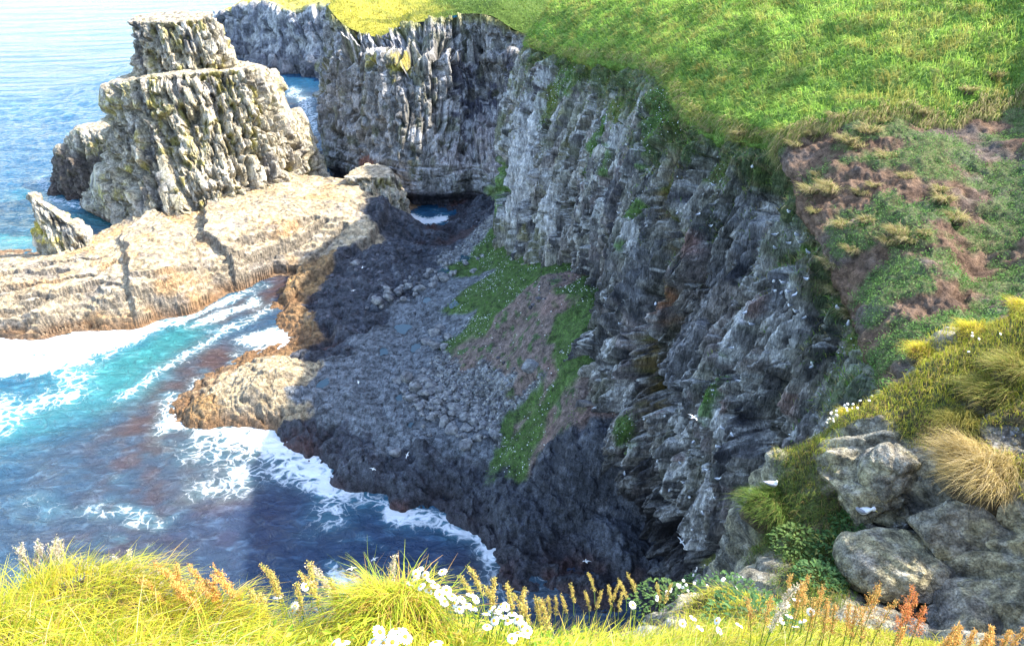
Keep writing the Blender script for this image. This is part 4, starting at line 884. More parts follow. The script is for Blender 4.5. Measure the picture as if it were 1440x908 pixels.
# tufts scattered over ledges and lip of the cliff, and the green of the talus
lipw = area(CL) * (sstep(.80, .97, np.arange(nr)[:, None] / nr + .26 * v2 + .16 * var)) * sstep(.0, .5, CLN[..., 2] + .35) * inview(CL)
p, nn, _ = scatter(CL, CLN, lipw, 22000); N_ = len(p)
cb = pick([(.14,.25,.04),(.32,.28,.11),(.20,.27,.06),(.42,.35,.18)], (4, 2, 3, 2), N_)
link("cliff_top_turf", blade_mesh("cliff_top_turf", p, nn, .2 + .35 * rng.random(N_), .03 + .03 * rng.random(N_), nn * [1, 1, 0] + .3 * rng.normal(size=(N_, 3)), .7 + .3 * rng.random(N_), cb, 2), M_GRASS, kind='stuff', label="turf and tufts hanging over the top of the cliff")
gw = sum(patch(CL, fbm(CL, 1.1, 4, 340 + k), u, v, r, sz, ns=1.4) for k, (u, v, r, sz) in enumerate([(770,145,1.6,2),(830,195,1.0,3),(845,230,.7,3),(945,172,1.6,2),(925,150,1.6,1.2),(885,295,.8,1),(1000,240,.9,1),(995,540,.6,2),(790,690,1.3,1.2),(880,610,.6,2),(1210,470,1.2,1),(900,205,1,1.2),(860,150,1.5,.8),(800,100,2.5,.8),(770,740,.8,1.2)]))
p, nn, _ = scatter(CL, CLN, area(CL) * gw * sstep(-.3, .5, CLN[..., 2] + .2), 16000); N_ = len(p)
link("ledge_herbs", leaf_mesh("ledge_herbs", p + nn * .12 * rng.random((N_, 1)), .08 + .1 * rng.random(N_), pick([(.12,.26,.05),(.18,.32,.07),(.24,.28,.07)], (3, 3, 2), N_)), M_GRASS, kind='stuff', label="green herbs growing on cliff ledges")
p, nn, _ = scatter(SH, SHN, area(SH) * (Wt['green'] + .25 * Wt['scree'] * sstep(.1, .4, fbm(SH, 1.2, 4, 99))) * inview(SH), 30000); N_ = len(p)
link("talus_herbs", leaf_mesh("talus_herbs", p + nn * (.02 + .18 * rng.random((N_, 1))), .09 + .12 * rng.random(N_), pick([(.08,.18,.03),(.12,.24,.04),(.08,.14,.035)], (4, 3, 2), N_)), M_GRASS, kind='stuff', label="dark green herbs on the talus below the cliff")
p, nn, _ = scatter(SH, SHN, area(SH) * (Wt['green'] * sstep(-.1, .3, fbm(SH, .35, 3, 661)) + .06 * Wt['scree']) * inview(SH), 1800); N_ = len(p)
M_WHITE = leaf_mat("petals", .25)
link("white_blossom", leaf_mesh("white_blossom", p + nn * .22, .10 + .08 * rng.random(N_), pick([(.75,.76,.72)], (1,), N_, .05), .5, 1.2), M_WHITE, kind='stuff', label="specks of white blossom over the talus herbs")
p, nn, _ = scatter(CL, CLN, area(CL) * (lipw > 0) * lipw + area(CL) * gw * .5, 1300); N_ = len(p)
link("cliff_blossom", leaf_mesh("cliff_blossom", p + nn * .25, .08 + .07 * rng.random(N_), pick([(.75,.76,.74)], (1,), N_, .05), .5, 1.2), M_WHITE, kind='stuff', label="specks of white blossom on the upper cliff")

# ================================================================== loose stones
def angular(n_sub, seed, planes=11, noise=.05, flat=(1, 1, .8)):
    import bmesh
    bm = bmesh.new(); bmesh.ops.create_icosphere(bm, subdivisions=n_sub, radius=1.0)
    V_ = np.array([v.co[:] for v in bm.verts]); F = np.array([[v.index for v in f.verts] for f in bm.faces]); bm.free()
    rs = np.random.default_rng(seed); pn = rs.normal(size=(planes, 3)); pn /= np.linalg.norm(pn, axis=1, keepdims=True); pd = .62 + .3 * rs.random(planes)
    V_ /= np.linalg.norm(V_, axis=1, keepdims=True)
    r_ = np.min(pd / np.maximum(V_ @ pn.T, .12), 1); r_ = np.minimum(r_, 1.15)
    V_ = V_ * r_[:, None]
    V_ = V_ * (1 + noise * fbm(V_ + seed, 2.2, 4, seed))[:, None] * np.array(flat)
    return V_, F
def stone_mesh(name, n_sub, seed, base, alt, **kw):
    V_, F = angular(n_sub, seed, **kw); f = fbm(V_ + seed * 3.3, 1.6, 4, seed + 1)
    c_ = np.array(base) * (1 - sstep(-.2, .35, f))[:, None] + np.array(alt) * sstep(-.2, .35, f)[:, None]
    return mesh_from(name, V_, F, c_, smooth=n_sub > 2)
# cobbles of the beach: far too many to count
def cobble_field(name, wgt, n, smin, smax, cols_, label):
    p, nn, _ = scatter(SH, SHN, wgt, n); V_, F = angular(1, 5, planes=9, noise=0, flat=(1, .9, .6)); k = len(V_)
    s_ = smin + (smax - smin) * rng.random(n) ** 2.2; a = rng.random(n) * 6.283; ca, sa = np.cos(a), np.sin(a)
    VV = V_[None] * s_[:, None, None] * (.8 + .5 * rng.random((n, 1, 3))); VV = np.stack([VV[..., 0] * ca[:, None] - VV[..., 1] * sa[:, None], VV[..., 0] * sa[:, None] + VV[..., 1] * ca[:, None], VV[..., 2]], -1) + p[:, None] + np.array([0, 0, .1]) * s_[:, None, None]
    FF = (F[None] + (np.arange(n) * k)[:, None, None]).reshape(-1, 3)
    link(name, mesh_from(name, VV, FF, np.repeat(pick(cols_, [1] * len(cols_), n, .2)[:, None], k, 1), smooth=False), M_SHELF, kind='stuff', label=label)
cobble_field("cobbles", area(SH) * (Wt['cobble'] ** 2) * (SH[..., 2] > .3), 5600, .10, .30, [(.27,.27,.26),(.20,.20,.21),(.33,.32,.29),(.15,.15,.16)], "grey cobbles and shingle below the cliff")
cobble_field("stones_on_dark_rock", area(SH) * (Wt['dark'] + .3 * Wt['scree'] + .3 * Wt['wet']) * (SH[..., 2] > .1) * sstep(.1, .4, fbm(SH, .15, 2, 671)) * sstep(62, 75, SH[..., 1]), 600, .12, .45, [(.09,.085,.10),(.14,.135,.15),(.07,.065,.075)], "dark stones lying over the wet rock")
# boulders one can tell apart
M_STONE = rock_mat("boulder_stone", 2.2, .7, bdist=.06)
bmesh_v = [stone_mesh("boulder", 2, 700 + k, (.16,.16,.165), (.27,.265,.25), planes=10, noise=.06, flat=(1, .9, .75)) for k in range(8)]
bl = [(572,534,.95),(562,536,.7),(585,548,.85),(578,562,.8),(596,556,.7),(590,572,.7),(604,545,.8),(598,538,.6),(630,556,.65),(642,575,.9),(655,590,.7),(625,596,.75),(668,596,.6),(610,585,.55),(636,607,.7),(610,470,.8),(600,482,.7),(618,462,.75),(630,475,.6),(612,488,.9),(625,488,.6),(640,548,.5),(672,617,.7),(695,610,.6),(655,627,.7),(745,519,1.0),(716,545,.6),(556,640,.6),(500,372,.7),(492,380,.6),(590,408,.8),(575,405,.8),(560,412,.7),(608,402,.8),(625,395,.7),(578,392,.6),(545,420,.8),(530,425,.7),(640,385,.6),(655,372,.5),(600,390,.6)]
rb = random.Random(3)
for _ in range(165):
    t_ = rb.random(); bl.append((575 + 105 * t_ + rb.gauss(0, 6) , 548 + 42 * t_ + rb.gauss(0, 14 + 8 * t_), .22 + .36 * rb.random() ** 2))
for _ in range(40):
    t_ = rb.random(); bl.append((520 + 150 * t_ + rb.gauss(0, 8), 428 - 60 * t_ + rb.gauss(0, 7), .3 + .35 * rb.random()))
shP = SH.reshape(-1, 3); shU, shV, _d = proj(SH)
def on_surface(Xs, Us, Vs, u, v):
    return Xs.reshape(-1, 3)[np.argmin(((Us - u) ** 2 + (Vs - v) ** 2).ravel())]
for k, (u, v, r_) in enumerate(bl):
    q = on_surface(SH, shU, shV, u, v)
    o = link("boulder", bmesh_v[k % 8], M_STONE, loc=q + np.array([0, 0, r_ * .28]))
    o.rotation_euler = (rb.uniform(-.3, .3), rb.uniform(-.3, .3), rb.uniform(0, 6.28)); o.scale = [r_ * rb.uniform(.8, 1.15) * .95] * 2 + [r_ * rb.uniform(.7, 1.0)]
    o['category'] = "boulder"
    if k == 25: o['label'] = "single pale boulder lying alone in the green and brown talus"
    elif k < 191 and u > 540 and v > 500: o['label'] = "pale grey boulder in the heap at the foot of the talus"; o['group'] = "grey boulders heaped on the shelf"
    elif 440 < v <= 500: o['label'] = "pale grey boulder in the small heap above the large one"; o['group'] = "boulders of the small upper heap"
    else: o['label'] = "grey boulder in the line between dark rock and paved shelf"; o['group'] = "boulders along the dark rock"

# ---- the big rocks of the spur
gU, gV, gD = proj(G2)
def gpt(u, v): return on_surface(G2, gU + 1e4 * (gD < 5.5), gV, u, v)
rocks = [(1213,684,(.85,.55,.6),801,"large mossy boulder with a grey crown, under the sunlit turf"),
 (1262,655,(.5,.5,.62),803,"knobbly shaded rock just right of the mossy boulder"),
 (1250,700,(.55,.5,.30),805,"dark wet looking rock in the hollow behind the resting bird"),
 (1300,785,(1.15,.75,.55),807,"broad sloping slab with yellow grey lichen below the spur"),
 (1385,735,(.95,.8,.7),809,"cracked block at the right edge, above the lower rocks"),
 (1365,862,(.9,.6,.35),815,"low rough rock covered in crusty grey lichen, bottom right"),
 (1420,606,(.62,.4,.24),819,"dark slab speckled white, tilted over the tussock"),
 (1412,489,(.42,.35,.2),821,"dark flat rock beside the fulmar near the ridge"),
 (1060,790,(.6,.5,.9),823,"pale vertical rock face under the hanging tuft"),
]
for u, v, sc_, sd_, lab in rocks:
    V_, F = angular(5, sd_, planes=8, noise=.015, flat=(1, 1, 1))
    W_ = V_ * np.array(sc_); f1_ = fbm(W_ + sd_, 1.6, 4, sd_); f2_ = fbm(W_ + sd_, 6, 4, sd_ + 1)
    nr_ = V_ / np.linalg.norm(V_, axis=1, keepdims=True)
    cracks, _, cr_ = blocks(W_[:, 0] + W_[:, 1] * .5 + .1 * f1_, W_[:, 2] + .1 * f1_, .55, .42, sd_, .4, .05, .5)
    W_ = W_ + nr_ * (.09 * cracks + .035 * f2_ + .05 * f1_)[:, None]
    c_ = np.zeros(W_.shape) + np.array((.25, .225, .175)); c_ = mixc(c_, (.38, .33, .19), sstep(-.2, .2, f1_ + .4 * f2_) * .8); c_ = mixc(c_, (.10, .10, .105), sstep(.1, .35, fbm(W_ + 9, 1.2, 3, sd_ + 4)) * .7)
    c_ = mixc(c_, (.36, .34, .29), sstep(.1, .35, fbm(W_ + 5, 9, 4, sd_ + 8)) * .6); c_ = mixc(c_, (.06, .06, .055), sstep(.15, .4, fbm(W_ + 15, 5, 4, sd_ + 9)) * .45)
    if sd_ in (819, 821, 805): c_ = c_ * .6; c_ = mixc(c_, (.45, .45, .45), sstep(.3, .5, f2_) * .8)
    q = gpt(u, v); o = link("rock", mesh_from("rock", W_, F, c_, smooth=False), M_NEAR, loc=q + np.array([0, 0, -sc_[2] * .42]), label=lab, cat="rock")
    o.rotation_euler = (0, 0, (sd_ * 1.7) % 6.28)
print("rocks", time.time() - T0)

# ================================================================== TUSSOCKS
def tussock(u, v, rad, n, Lr, cols_, wts, label, surf=None, lean=(0, 0), wd=.005, group=None, hump=.6, sink=.15, pos=None, curl=.9):
    q = pos if pos is not None else (surf or gpt)(u, v)
    e = empty("grass_tussock", q, label, "grass tussock", group)
    th = rng.random(n) * 6.283; rr = np.sqrt(rng.random(n)) * rad; hh = hump * rad * np.sqrt(np.clip(1 - (rr / rad) ** 2, 0, 1))
    p = np.stack([np.cos(th) * rr, np.sin(th) * rr, hh - sink * rad], -1); nn = p / (np.linalg.norm(p, axis=1, keepdims=True) + 1e-6)
    lv = np.stack([np.cos(th), np.sin(th), 0 * th], -1) * .6 * (rr / rad)[:, None] + 1.15 * np.array([lean[0], lean[1], 0]) + .32 * rng.normal(size=(n, 3)) * [1, 1, .2]
    cb = pick(cols_, wts, n, .18)
    link("blades", blade_mesh("blades", p, nn, Lr * (.5 + .6 * rng.random(n)) * (1 + .3 * np.sin(3 * th + u) + .15 * np.sin(7 * th + v)), wd * (.7 + .6 * rng.random(n)), lv, curl * (.55 + .45 * rng.random(n)), cb, 4), M_GRASS, e, kind='stuff')
    # the peaty hump the blades grow from
    a = np.linspace(0, 6.2832, 17)[:-1]; rings = [np.stack([np.cos(a) * rad * s_ , np.sin(a) * rad * s_, 0 * a + hump * rad * math.sqrt(max(0, 1 - s_ * s_)) - sink * rad - .01 - (.35 * rad if s_ == 1 else 0)], -1) for s_ in (1, .85, .55, .1)]
    Xh = np.stack(rings) * (1 + .08 * rng.normal(size=(4, 16, 1))); ch = np.zeros(Xh.shape) + np.array((.10, .08, .05))
    grid_obj("root_mound", Xh, M_EARTH, ch, closed=True, parent=e)
    return e
STR = [(.52,.40,.17),(.42,.32,.10),(.60,.48,.26)]; GY = [(.34,.33,.06),(.24,.28,.05),(.46,.36,.12)]; GN_ = [(.10,.18,.03),(.16,.24,.04),(.30,.28,.08)]
T_near = [
 (1378,668,.62,3200,.55,STR,(3,2,2),"large straw coloured tussock fanning out over the cracked block",(-.8,-.3)),
 (1345,655,.3,1100,.42,STR,(3,2,2),"pale spiky clump leaning left of the big straw tussock",(-.9,.2)),
 (1150,655,.38,1500,.36,[(.40,.30,.07),(.30,.26,.05),(.22,.24,.05)],(3,2,1),"ochre tussock hanging beside the mossy boulder",(-.3,-.8)),
 (1120,660,.3,1000,.32,[(.36,.28,.07),(.20,.24,.05)],(2,1),"small ochre tussock above the perched kittiwake",(-.4,-.8)),
 (1080,715,.5,2200,.34,GN_,(3,3,1),"green tuft that the kittiwake sits on",(-.6,-.5)),
 (1095,775,.4,1500,.4,GN_,(2,2,3),"long fringe of grass hanging under the kittiwake's tuft",(-.5,-.9)),
 (1285,600,.36,1300,.38,[(.42,.34,.10),(.28,.28,.06)],(2,1),"brownish tussock below the white fulmar on the turf",(-.6,-.7)),
 (1330,540,.4,1600,.42,STR+GY,(2,1,1,1,1,1),"bleached curly tussock just right of the sitting fulmar",(-.9,-.2)),
 (1400,560,.45,1900,.5,GY,(2,2,2),"long yellow green tussock combed to the left, near the right edge",(-1,-.1)),
 (1425,525,.35,1300,.45,GY,(2,2,2),"yellow tussock in front of the right hand ridge rock",(-1,0)),
 (1250,600,.3,1000,.3,YEL[:3],(1,1,1),"bright yellow tussock left of the fulmar",(-.5,-.6)),
 (1200,590,.3,900,.26,YEL[:3],(1,1,1),"bright yellow tuft over the crown of the mossy boulder",(-.4,-.7)),
 (1350,600,.35,1200,.42,[(.40,.34,.09),(.28,.27,.06)],(1,1),"tawny tussock drooping in the middle of the spur",(-.5,-.8)),
 (1300,500,.35,1200,.3,YEL[:3],(1,1,1),"sunny yellow tussock along the spur crest",(-.5,-.4)),
 (1370,470,.35,1200,.3,YEL[:3],(1,1,1),"sunny yellow green tussock at the top right of the crest",(-.5,-.4)),
 (1434,432,.25,800,.3,YEL[:3],(1,1,1),"yellow tuft on the brown peat lump at the right edge",(-.5,-.4)),
 (1010,800,.35,900,.25,[(.24,.24,.06),(.12,.17,.04)],(1,2),"dull green tuft at the foot of the pale rock face",(-.2,-.2))]
for u, v, r_, n_, L_, cl_, wt_, lab, ln in T_near:
    tussock(u, v, r_, n_, L_, cl_, wt_, lab, lean=ln, wd=.007)
# tussocks in the bottom strip
tussock(0, 0, .21, 3000, .17, [(.62,.55,.05),(.40,.50,.04),(.66,.40,.12)], (2, 3, 1.3), "domed tussock with a reddish tip at the bottom centre", wd=.0028, pos=Pd(548, 905, 2.4), lean=(-.1, -.5), hump=1.0)
tussock(0, 0, .42, 5200, .15, YEL[:4], (4, 3, 2, 1), "big bright yellow grass mound in the bottom left corner", wd=.003, pos=Pd(95, 925, 2.4), lean=(.5, -.3), hump=.62)
tussock(0, 0, .28, 2600, .14, YEL[:4], (4, 3, 2, 1), "yellow grass mound sloping down beside the bottom left one", wd=.003, pos=Pd(265, 935, 2.35), lean=(.5, -.3), hump=.6)
# tufts over the brown slope
hU, hV, _h = proj(HX)
def hpt(u, v): return on_surface(HX, hU, hV, u, v)
BRN = [(.42,.33,.17),(.27,.29,.09),(.52,.42,.25)]
for u, v, r_ in [(1166,268,.5),(1182,195,.5),(1192,200,.6),(1222,185,.6),(1206,205,.5),(1150,246,.45),(1138,268,.5),(1162,262,.4),(1175,165,.6),(1262,328,.6),(1278,338,.55),(1250,340,.5),(1212,272,.45),(1218,312,.4),(1146,298,.45),(1322,268,.5),(1328,284,.5),(1170,372,.4),(1182,392,.5),(1247,222,.5),(1344,308,.4),(1200,352,.4),(1228,262,.35),(1275,250,.4),(1160,420,.4),(1192,445,.4),(1300,330,.35),(1185,318,.4),(1150,330,.4),(1240,170,.5),(1150,185,.5),(1118,205,.5),(1075,192,.5),(1040,190,.5),(1295,160,.5),(1360,128,.5),(1400,108,.5),(1000,185,.5),(1140,190,.4)]:
    tussock(u, v, r_ * rng.uniform(.4, 1.1), 420, rng.uniform(.4, .85), BRN, (2, 2, 1), "wind blown straw tuft on the bare brown slope", surf=hpt, lean=(-.8, -.8), wd=.022, group="straw tufts on the brown slope", hump=.25)

# ================================================================== LEAFY PLANTS, SORREL, DAISIES, SEED HEADS
def leafy(u, v, rad, n, size, cols_, label, ht=.3):
    q = gpt(u, v); e = empty("leafy_plant", q, label, "plant")
    th = rng.random(n) * 6.283; rr = np.sqrt(rng.random(n)) * rad; z_ = ht * (1 - (rr / rad) ** 2) * (.35 + .65 * rng.random(n))
    p = np.stack([np.cos(th) * rr, np.sin(th) * rr, z_], -1)
    # two quads per leaf give it a fold along the midrib
    d = p / (np.linalg.norm(p, axis=1, keepdims=True) + 1e-6) + .5 * rng.normal(size=(n, 3)); d[:, 2] = np.abs(d[:, 2]) * .4; d /= np.linalg.norm(d, axis=1, keepdims=True)
    s_ = np.cross(d, np.array([0, 0, 1.])); s_ /= np.linalg.norm(s_, axis=1, keepdims=True) + 1e-9; nn_ = np.cross(s_, d); L_ = (size * (.6 + .7 * rng.random(n)))[:, None]; W_ = L_ * .26
    b0 = p; b1_ = p + d * L_ * .45; b2_ = p + d * L_ - nn_ * L_ * .15
    V_ = np.stack([b0, b1_ + s_ * W_ + nn_ * W_ * .4, b1_, b1_ - s_ * W_ + nn_ * W_ * .4, b2_], 1)
    k = (np.arange(n) * 5)[:, None]; F = np.concatenate([k + [0, 1, 2], k + [1, 4, 2], k + [0, 2, 3], k + [2, 4, 3]])
    link("leaves", mesh_from("leaves", V_, F, np.repeat(pick(cols_, [1] * len(cols_), n, .2)[:, None], 5, 1)), M_GRASS, e, kind='stuff')
    m_ = max(12, n // 14); th = rng.random(m_) * 6.283; rr = rng.random(m_) * rad * .8
    ps = np.stack([np.cos(th) * rr * .4, np.sin(th) * rr * .4, 0 * rr], -1); ls = np.stack([np.cos(th), np.sin(th), 0 * th], -1)
    link("stems", blade_mesh("stems", ps, ls * .2 + [0, 0, 1], ht * 1.1 + 0 * rr, .006 + 0 * rr, ls, .5 + 0 * rr, pick([(.12,.16,.04)], (1,), m_)), M_GRASS, e, kind='stuff')
DG = [(.05,.12,.035),(.07,.16,.045),(.11,.20,.06)]
for a in [(1160,715,.55,620,.10,DG,"dark green leafy plant between the kittiwake and the mossy boulder",.35),(1125,765,.5,520,.09,[(.09,.16,.04),(.13,.20,.05)],"mid green leafy plant below the kittiwake's tuft",.3),
          (1175,775,.5,520,.09,DG+[(.18,.20,.05)],"leafy plant with yellowing tips left of the broad slab",.3),(1150,815,.42,380,.09,DG,"leafy plant at the foot of the slope behind the sorrel",.25),
          (1190,735,.3,260,.08,DG,"leafy plant touching the white resting bird",.22),(1285,615,.28,260,.07,DG,"small dark leafy plant under the sitting fulmar",.2),
          (1415,505,.3,260,.07,DG,"dark leafy patch with white flowers below the ridge rock",.2),(985,830,.6,700,.06,DG,"dark herb patch dotted with small daisies in the gully",.22),(1030,845,.5,500,.06,DG,"dark herb patch nearest the pale rock face",.2),(930,845,.45,420,.06,[(.12,.19,.05),(.07,.14,.04)],"herb patch where the yellow grass gives way to dark leaves",.2),(1060,880,.5,420,.07,DG,"herb patch low in the gully behind the orange stalks",.2)]: leafy(*a)
def tube(P_, r0, r1, k=5):
    P_ = np.array(P_, float); n = len(P_); T_ = np.gradient(P_, axis=0); T_ /= np.linalg.norm(T_, axis=1, keepdims=True)
    a = np.cross(T_, [0.3, 1, .1]); a /= np.linalg.norm(a, axis=1, keepdims=True); b = np.cross(T_, a); th = np.linspace(0, 6.2832, k, endpoint=False)
    rr = np.linspace(r0, r1, n)[:, None, None]
    return P_[:, None] + rr * (a[:, None] * np.cos(th)[None, :, None] + b[:, None] * np.sin(th)[None, :, None])
# daisies
M_PETAL = plain_mat("daisy_petal", (.80, .80, .78), .6, .03); M_DISC = plain_mat("daisy_disc", (.75, .40, .015), .7, .15, 400); M_STEM = plain_mat("green_stem", (.14, .24, .04), .6, .1, 60)
def daisy_meshes(k):
    rs = np.random.default_rng(k); n = 15 + k % 4; R_ = 1.0; V_ = []; F = []
    for i in range(n):
        a = 6.2832 * (i + .25 * rs.random()) / n; d = np.array([math.cos(a), math.sin(a), 0]); s_ = np.array([-d[1], d[0], 0]); dr = -.12 - .18 * rs.random(); w_ = .125
        prof = [(.22, .5, 0), (.55, 1, .03), (.88, .9, dr * .6), (1.0, .35, dr)]
        b = len(V_)
        for (r_, ww, z_) in prof:
            for sg in (-1, 1): V_.append(d * r_ * R_ + s_ * sg * ww * w_ + [0, 0, z_ + .02]); 
        for (r_, ww, z_) in prof:
            for sg in (-1, 1): V_.append(d * r_ * R_ + s_ * sg * ww * w_ + [0, 0, z_ - .01])
        for q in range(3):
            F.append([b+2*q, b+2*q+1, b+2*q+3, b+2*q+2]); F.append([b+8+2*q+2, b+8+2*q+3, b+8+2*q+1, b+8+2*q])
    pet = mesh_from("petals", np.array(V_), np.array(F)); th = np.linspace(0, 6.2832, 12, endpoint=False)
    D_m = np.stack([np.stack([np.cos(th) * r_, np.sin(th) * r_, 0 * th + z_], -1) for r_, z_ in [(.35, .02), (.34, .10), (.24, .19), (.1, .22), (.002, .22)]])
    return pet, mesh_from("disc", D_m, grid_faces(5, 12, True))
dm = [daisy_meshes(k) for k in range(5)]
for a, b in dm: a.materials.append(M_PETAL); b.materials.append(M_DISC)
def daisy(pos, size, nod, label, group, stem=.14, k=0, parts=True):
    e = empty("daisy", pos, label, "daisy", group)
    h = link("petals", dm[k % 5][0], parent=e); c_ = link("disc", dm[k % 5][1], parent=e)
    for o in (h, c_): o.scale = (size,) * 3; o.rotation_euler = nod; o.location = (0, 0, 0)
    if parts:
        P_ = [(0, 0, -.002), (.01, .008, -stem * .5), (.0, .02, -stem)]
        link("stem", mesh_from("stem", tube(P_, .0014, .002), grid_faces(3, 5, True)), M_STEM, e)
dz = [(590,800),(598,808),(584,812),(606,815),(622,803),(577,820),(592,824),(603,830),(612,822),(618,835),(628,829),(636,838),(585,806),(625,845),(640,848),(650,842),(656,850),(646,856),(662,835),(670,842),(665,854),(690,856),(700,862),(695,872),(680,880) if 0 else (684,862),(705,850)]
for k, (u, v) in enumerate(dz):
    daisy(Pd(u, v, 2.15 + .1 * rng.random()), .0165 + .004 * rng.random(), (rng.uniform(.2, .9), rng.uniform(-.4, .4), rng.uniform(0, 6)), "white daisy in the upper cluster right of the domed tussock", "daisies right of the domed tussock", .16, k)
for k, (u, v) in enumerate([(702,857),(712,852),(720,862),(728,870),(715,873),(735,880),(728,890),(738,893),(720,897),(708,866),(742,886),(685,880)]):
    daisy(Pd(u, v, 2.2 + .1 * rng.random()), .0165 + .004 * rng.random(), (rng.uniform(.2, .9), rng.uniform(-.4, .4), rng.uniform(0, 6)), "white daisy in the lower right clump of the daisies", "daisies of the lower right clump", .14, k)
for k, (u, v) in enumerate([(534,888),(545,896),(552,902),(540,904),(570,895),(563,890),(482,903),(470,906),(525,902),(613,903),(557,885)]):
    daisy(Pd(u, v, 1.85 + .05 * rng.random()), .021 + .003 * rng.random(), (rng.uniform(.3, .8), rng.uniform(-.3, .3), rng.uniform(0, 6)), "large white daisy cut close to the bottom edge", "daisies along the bottom edge", .16, k)
for k, (u, v) in enumerate([(484,832),(492,838),(488,845),(390,838),(368,842),(415,852),(412,858),(438,822),(430,824),(362,845)]):
    daisy(Pd(u, v, 2.3), .019, (rng.uniform(.4, 1.0), rng.uniform(-.4, .4), rng.uniform(0, 6)), "white daisy left of the domed tussock", "daisies left of the domed tussock", .14, k)
for k, (u, v) in enumerate([(975,868),(985,882),(1008,872),(1012,886),(960,876),(1040,878),(1110,865),(1118,880),(1128,872),(1105,850),(1120,842),(890,850),(820,905),(1140,860),(1100,872)]):
    daisy(Pd(u, v, 3.5), .024, (rng.uniform(.2, .8), rng.uniform(-.4, .4), rng.uniform(0, 6)), "white daisy in the grass at the lower right", "daisies in the lower right grass", .18, k)
far_d = [(945 + 95 * rb.random(), 800 + 55 * rb.random()) for _ in range(55)] + [(1150 + 75 * rb.random(), 562 + 45 * rb.random() - .0) for _ in range(30)] + [(1355 + 60 * rb.random(), 480 + 45 * rb.random()) for _ in range(16)] + [(900 + 40 * rb.random(), 825 + 20 * rb.random()) for _ in range(10)]
for k, (u, v) in enumerate(far_d):
    q = gpt(u, v); gp = ("small daisy in the gully herbs", "small daisies in the gully") if u < 1045 else (("small daisy over the mossy boulder", "small daisies over the mossy boulder") if u < 1300 else ("small daisy near the dark ridge rock", "small daisies near the ridge rock"))
    daisy(q + np.array([0, 0, .2 + .08 * rb.random()]), .028 if u > 1045 else .022, (rb.uniform(0, .8), rb.uniform(-.5, .5), 0), gp[0], gp[1], .2, k, k % 2 == 0)
# sorrel: a stem with whorls of rusty seeds on short side branches
M_SEED = leaf_mat("seed_heads", .35)
def plume(pos, h, tint, label, group, name="sorrel_stalk", lean=(0, 0), bushy=1.0, cat="sorrel"):
    e = empty(name, pos, label, cat, group); lx, ly = lean
    f = lambda t: np.array([lx * h * t * t, ly * h * t * t, h * t])
    link("stem", mesh_from("stem", tube([f(t) for t in (0, .3, .6, .85, 1)], .0028, .001), grid_faces(5, 5, True)), M_STEM, e)
    P_ = []
    for i in range(int(10 * bushy) + 3):
        t = .42 + .55 * i / (10 * bushy + 3); b = f(t); a = rng.random() * 6.28; bl_ = h * .13 * (1.15 - t) * 1.6 * bushy
        d = np.array([math.cos(a) * .6, math.sin(a) * .6, .85])
        for j in range(9): P_.append(b + d * bl_ * j / 9 + .0035 * rng.normal(size=3))
    for j in range(26): P_.append(f(.6 + .4 * j / 26) + .0035 * rng.normal(size=3))
    P_ = np.repeat(np.array(P_), 5, 0) + .0042 * rng.normal(size=(len(P_) * 5, 3)); n = len(P_)
    link("seed_head", leaf_mesh("seed_head", P_, .0042 + .0045 * rng.random(n), pick(tint, [1] * len(tint), n, .2), .3, 1.5), M_SEED, e)
    return e
OR = [(.70,.33,.08),(.74,.45,.12),(.60,.42,.14)]; YG = [(.62,.50,.14),(.50,.44,.12),(.60,.40,.12)]; TAN = [(.55,.46,.32),(.62,.54,.42)]
def foot_at(u, v, d, h):                  # top of the stalk seen at u,v
    t = Pd(u, v, d); return t - np.array([0, 0, h])
for u, v, d, tint, lab, gp in [
  (240,790,2.1,OR,0,0),(250,800,2.1,OR,0,0),(262,788,2.15,OR,0,0),(270,798,2.1,OR,0,0),(283,792,2.1,OR,0,0),(232,808,2.1,OR,0,0),(292,810,2.1,OR,0,0),(305,812,2.15,OR,0,0),(328,796,2.1,OR,0,0),(338,806,2.1,OR,0,0),(275,812,2.05,OR,0,0),(318,815,2.1,OR,0,0),(256,815,2.1,OR,0,0)]:
    plume(foot_at(u, v, d, .30), .30, tint, "rusty orange sorrel stalk in the clump left of bottom centre", "rusty sorrel left of centre", lean=(-.5 + .7 * rng.random(), 0), bushy=.75)
for u, v in [(362,824),(390,792),(385,800),(437,790),(446,802),(418,818),(470,812),(370,832)]:
    plume(foot_at(u, v, 2.15, .30), .30, YG, "yellowish seed stalk standing against the dark water", "yellowish stalks against the water", lean=(rng.uniform(-.25, .25), 0), bushy=.6)
for u, v in [(680,795),(690,810),(672,808),(700,822),(735,825),(762,838),(722,818),(748,832),(790,792) if 0 else (775,840)]:
    plume(foot_at(u, v, 2.5, .30), .30, YG, "yellow brown seed stalk right of the daisies", "stalks right of the daisies", lean=(rng.uniform(-.3, .1), 0), bushy=.6)
for u, v, hh_ in [(1285,822,.5),(1290,832,.45),(1278,848,.4),(1300,850,.4)]:
    plume(foot_at(u, v, 3.0, hh_), hh_, [(.60,.20,.07),(.62,.28,.09)], "tall bright orange sorrel spike in the lower right", "bright orange spikes lower right", bushy=1.1)
for u, v in [(1135,808),(1145,815),(1160,822),(1128,820),(1175,838),(1183,846),(1168,850),(1225,818),(1232,826),(1205,845),(1212,852),(1245,842),(1150,840),(1118,806),(1085,835),(1230,850),(1070,838)]:
    plume(foot_at(u, v, 3.0, .42), .42, [(.58,.36,.10),(.60,.28,.08),(.52,.42,.14)], "golden orange sorrel stalk in the lower right row", "golden sorrel lower right", lean=(rng.uniform(-.25, .15), 0), bushy=.9)
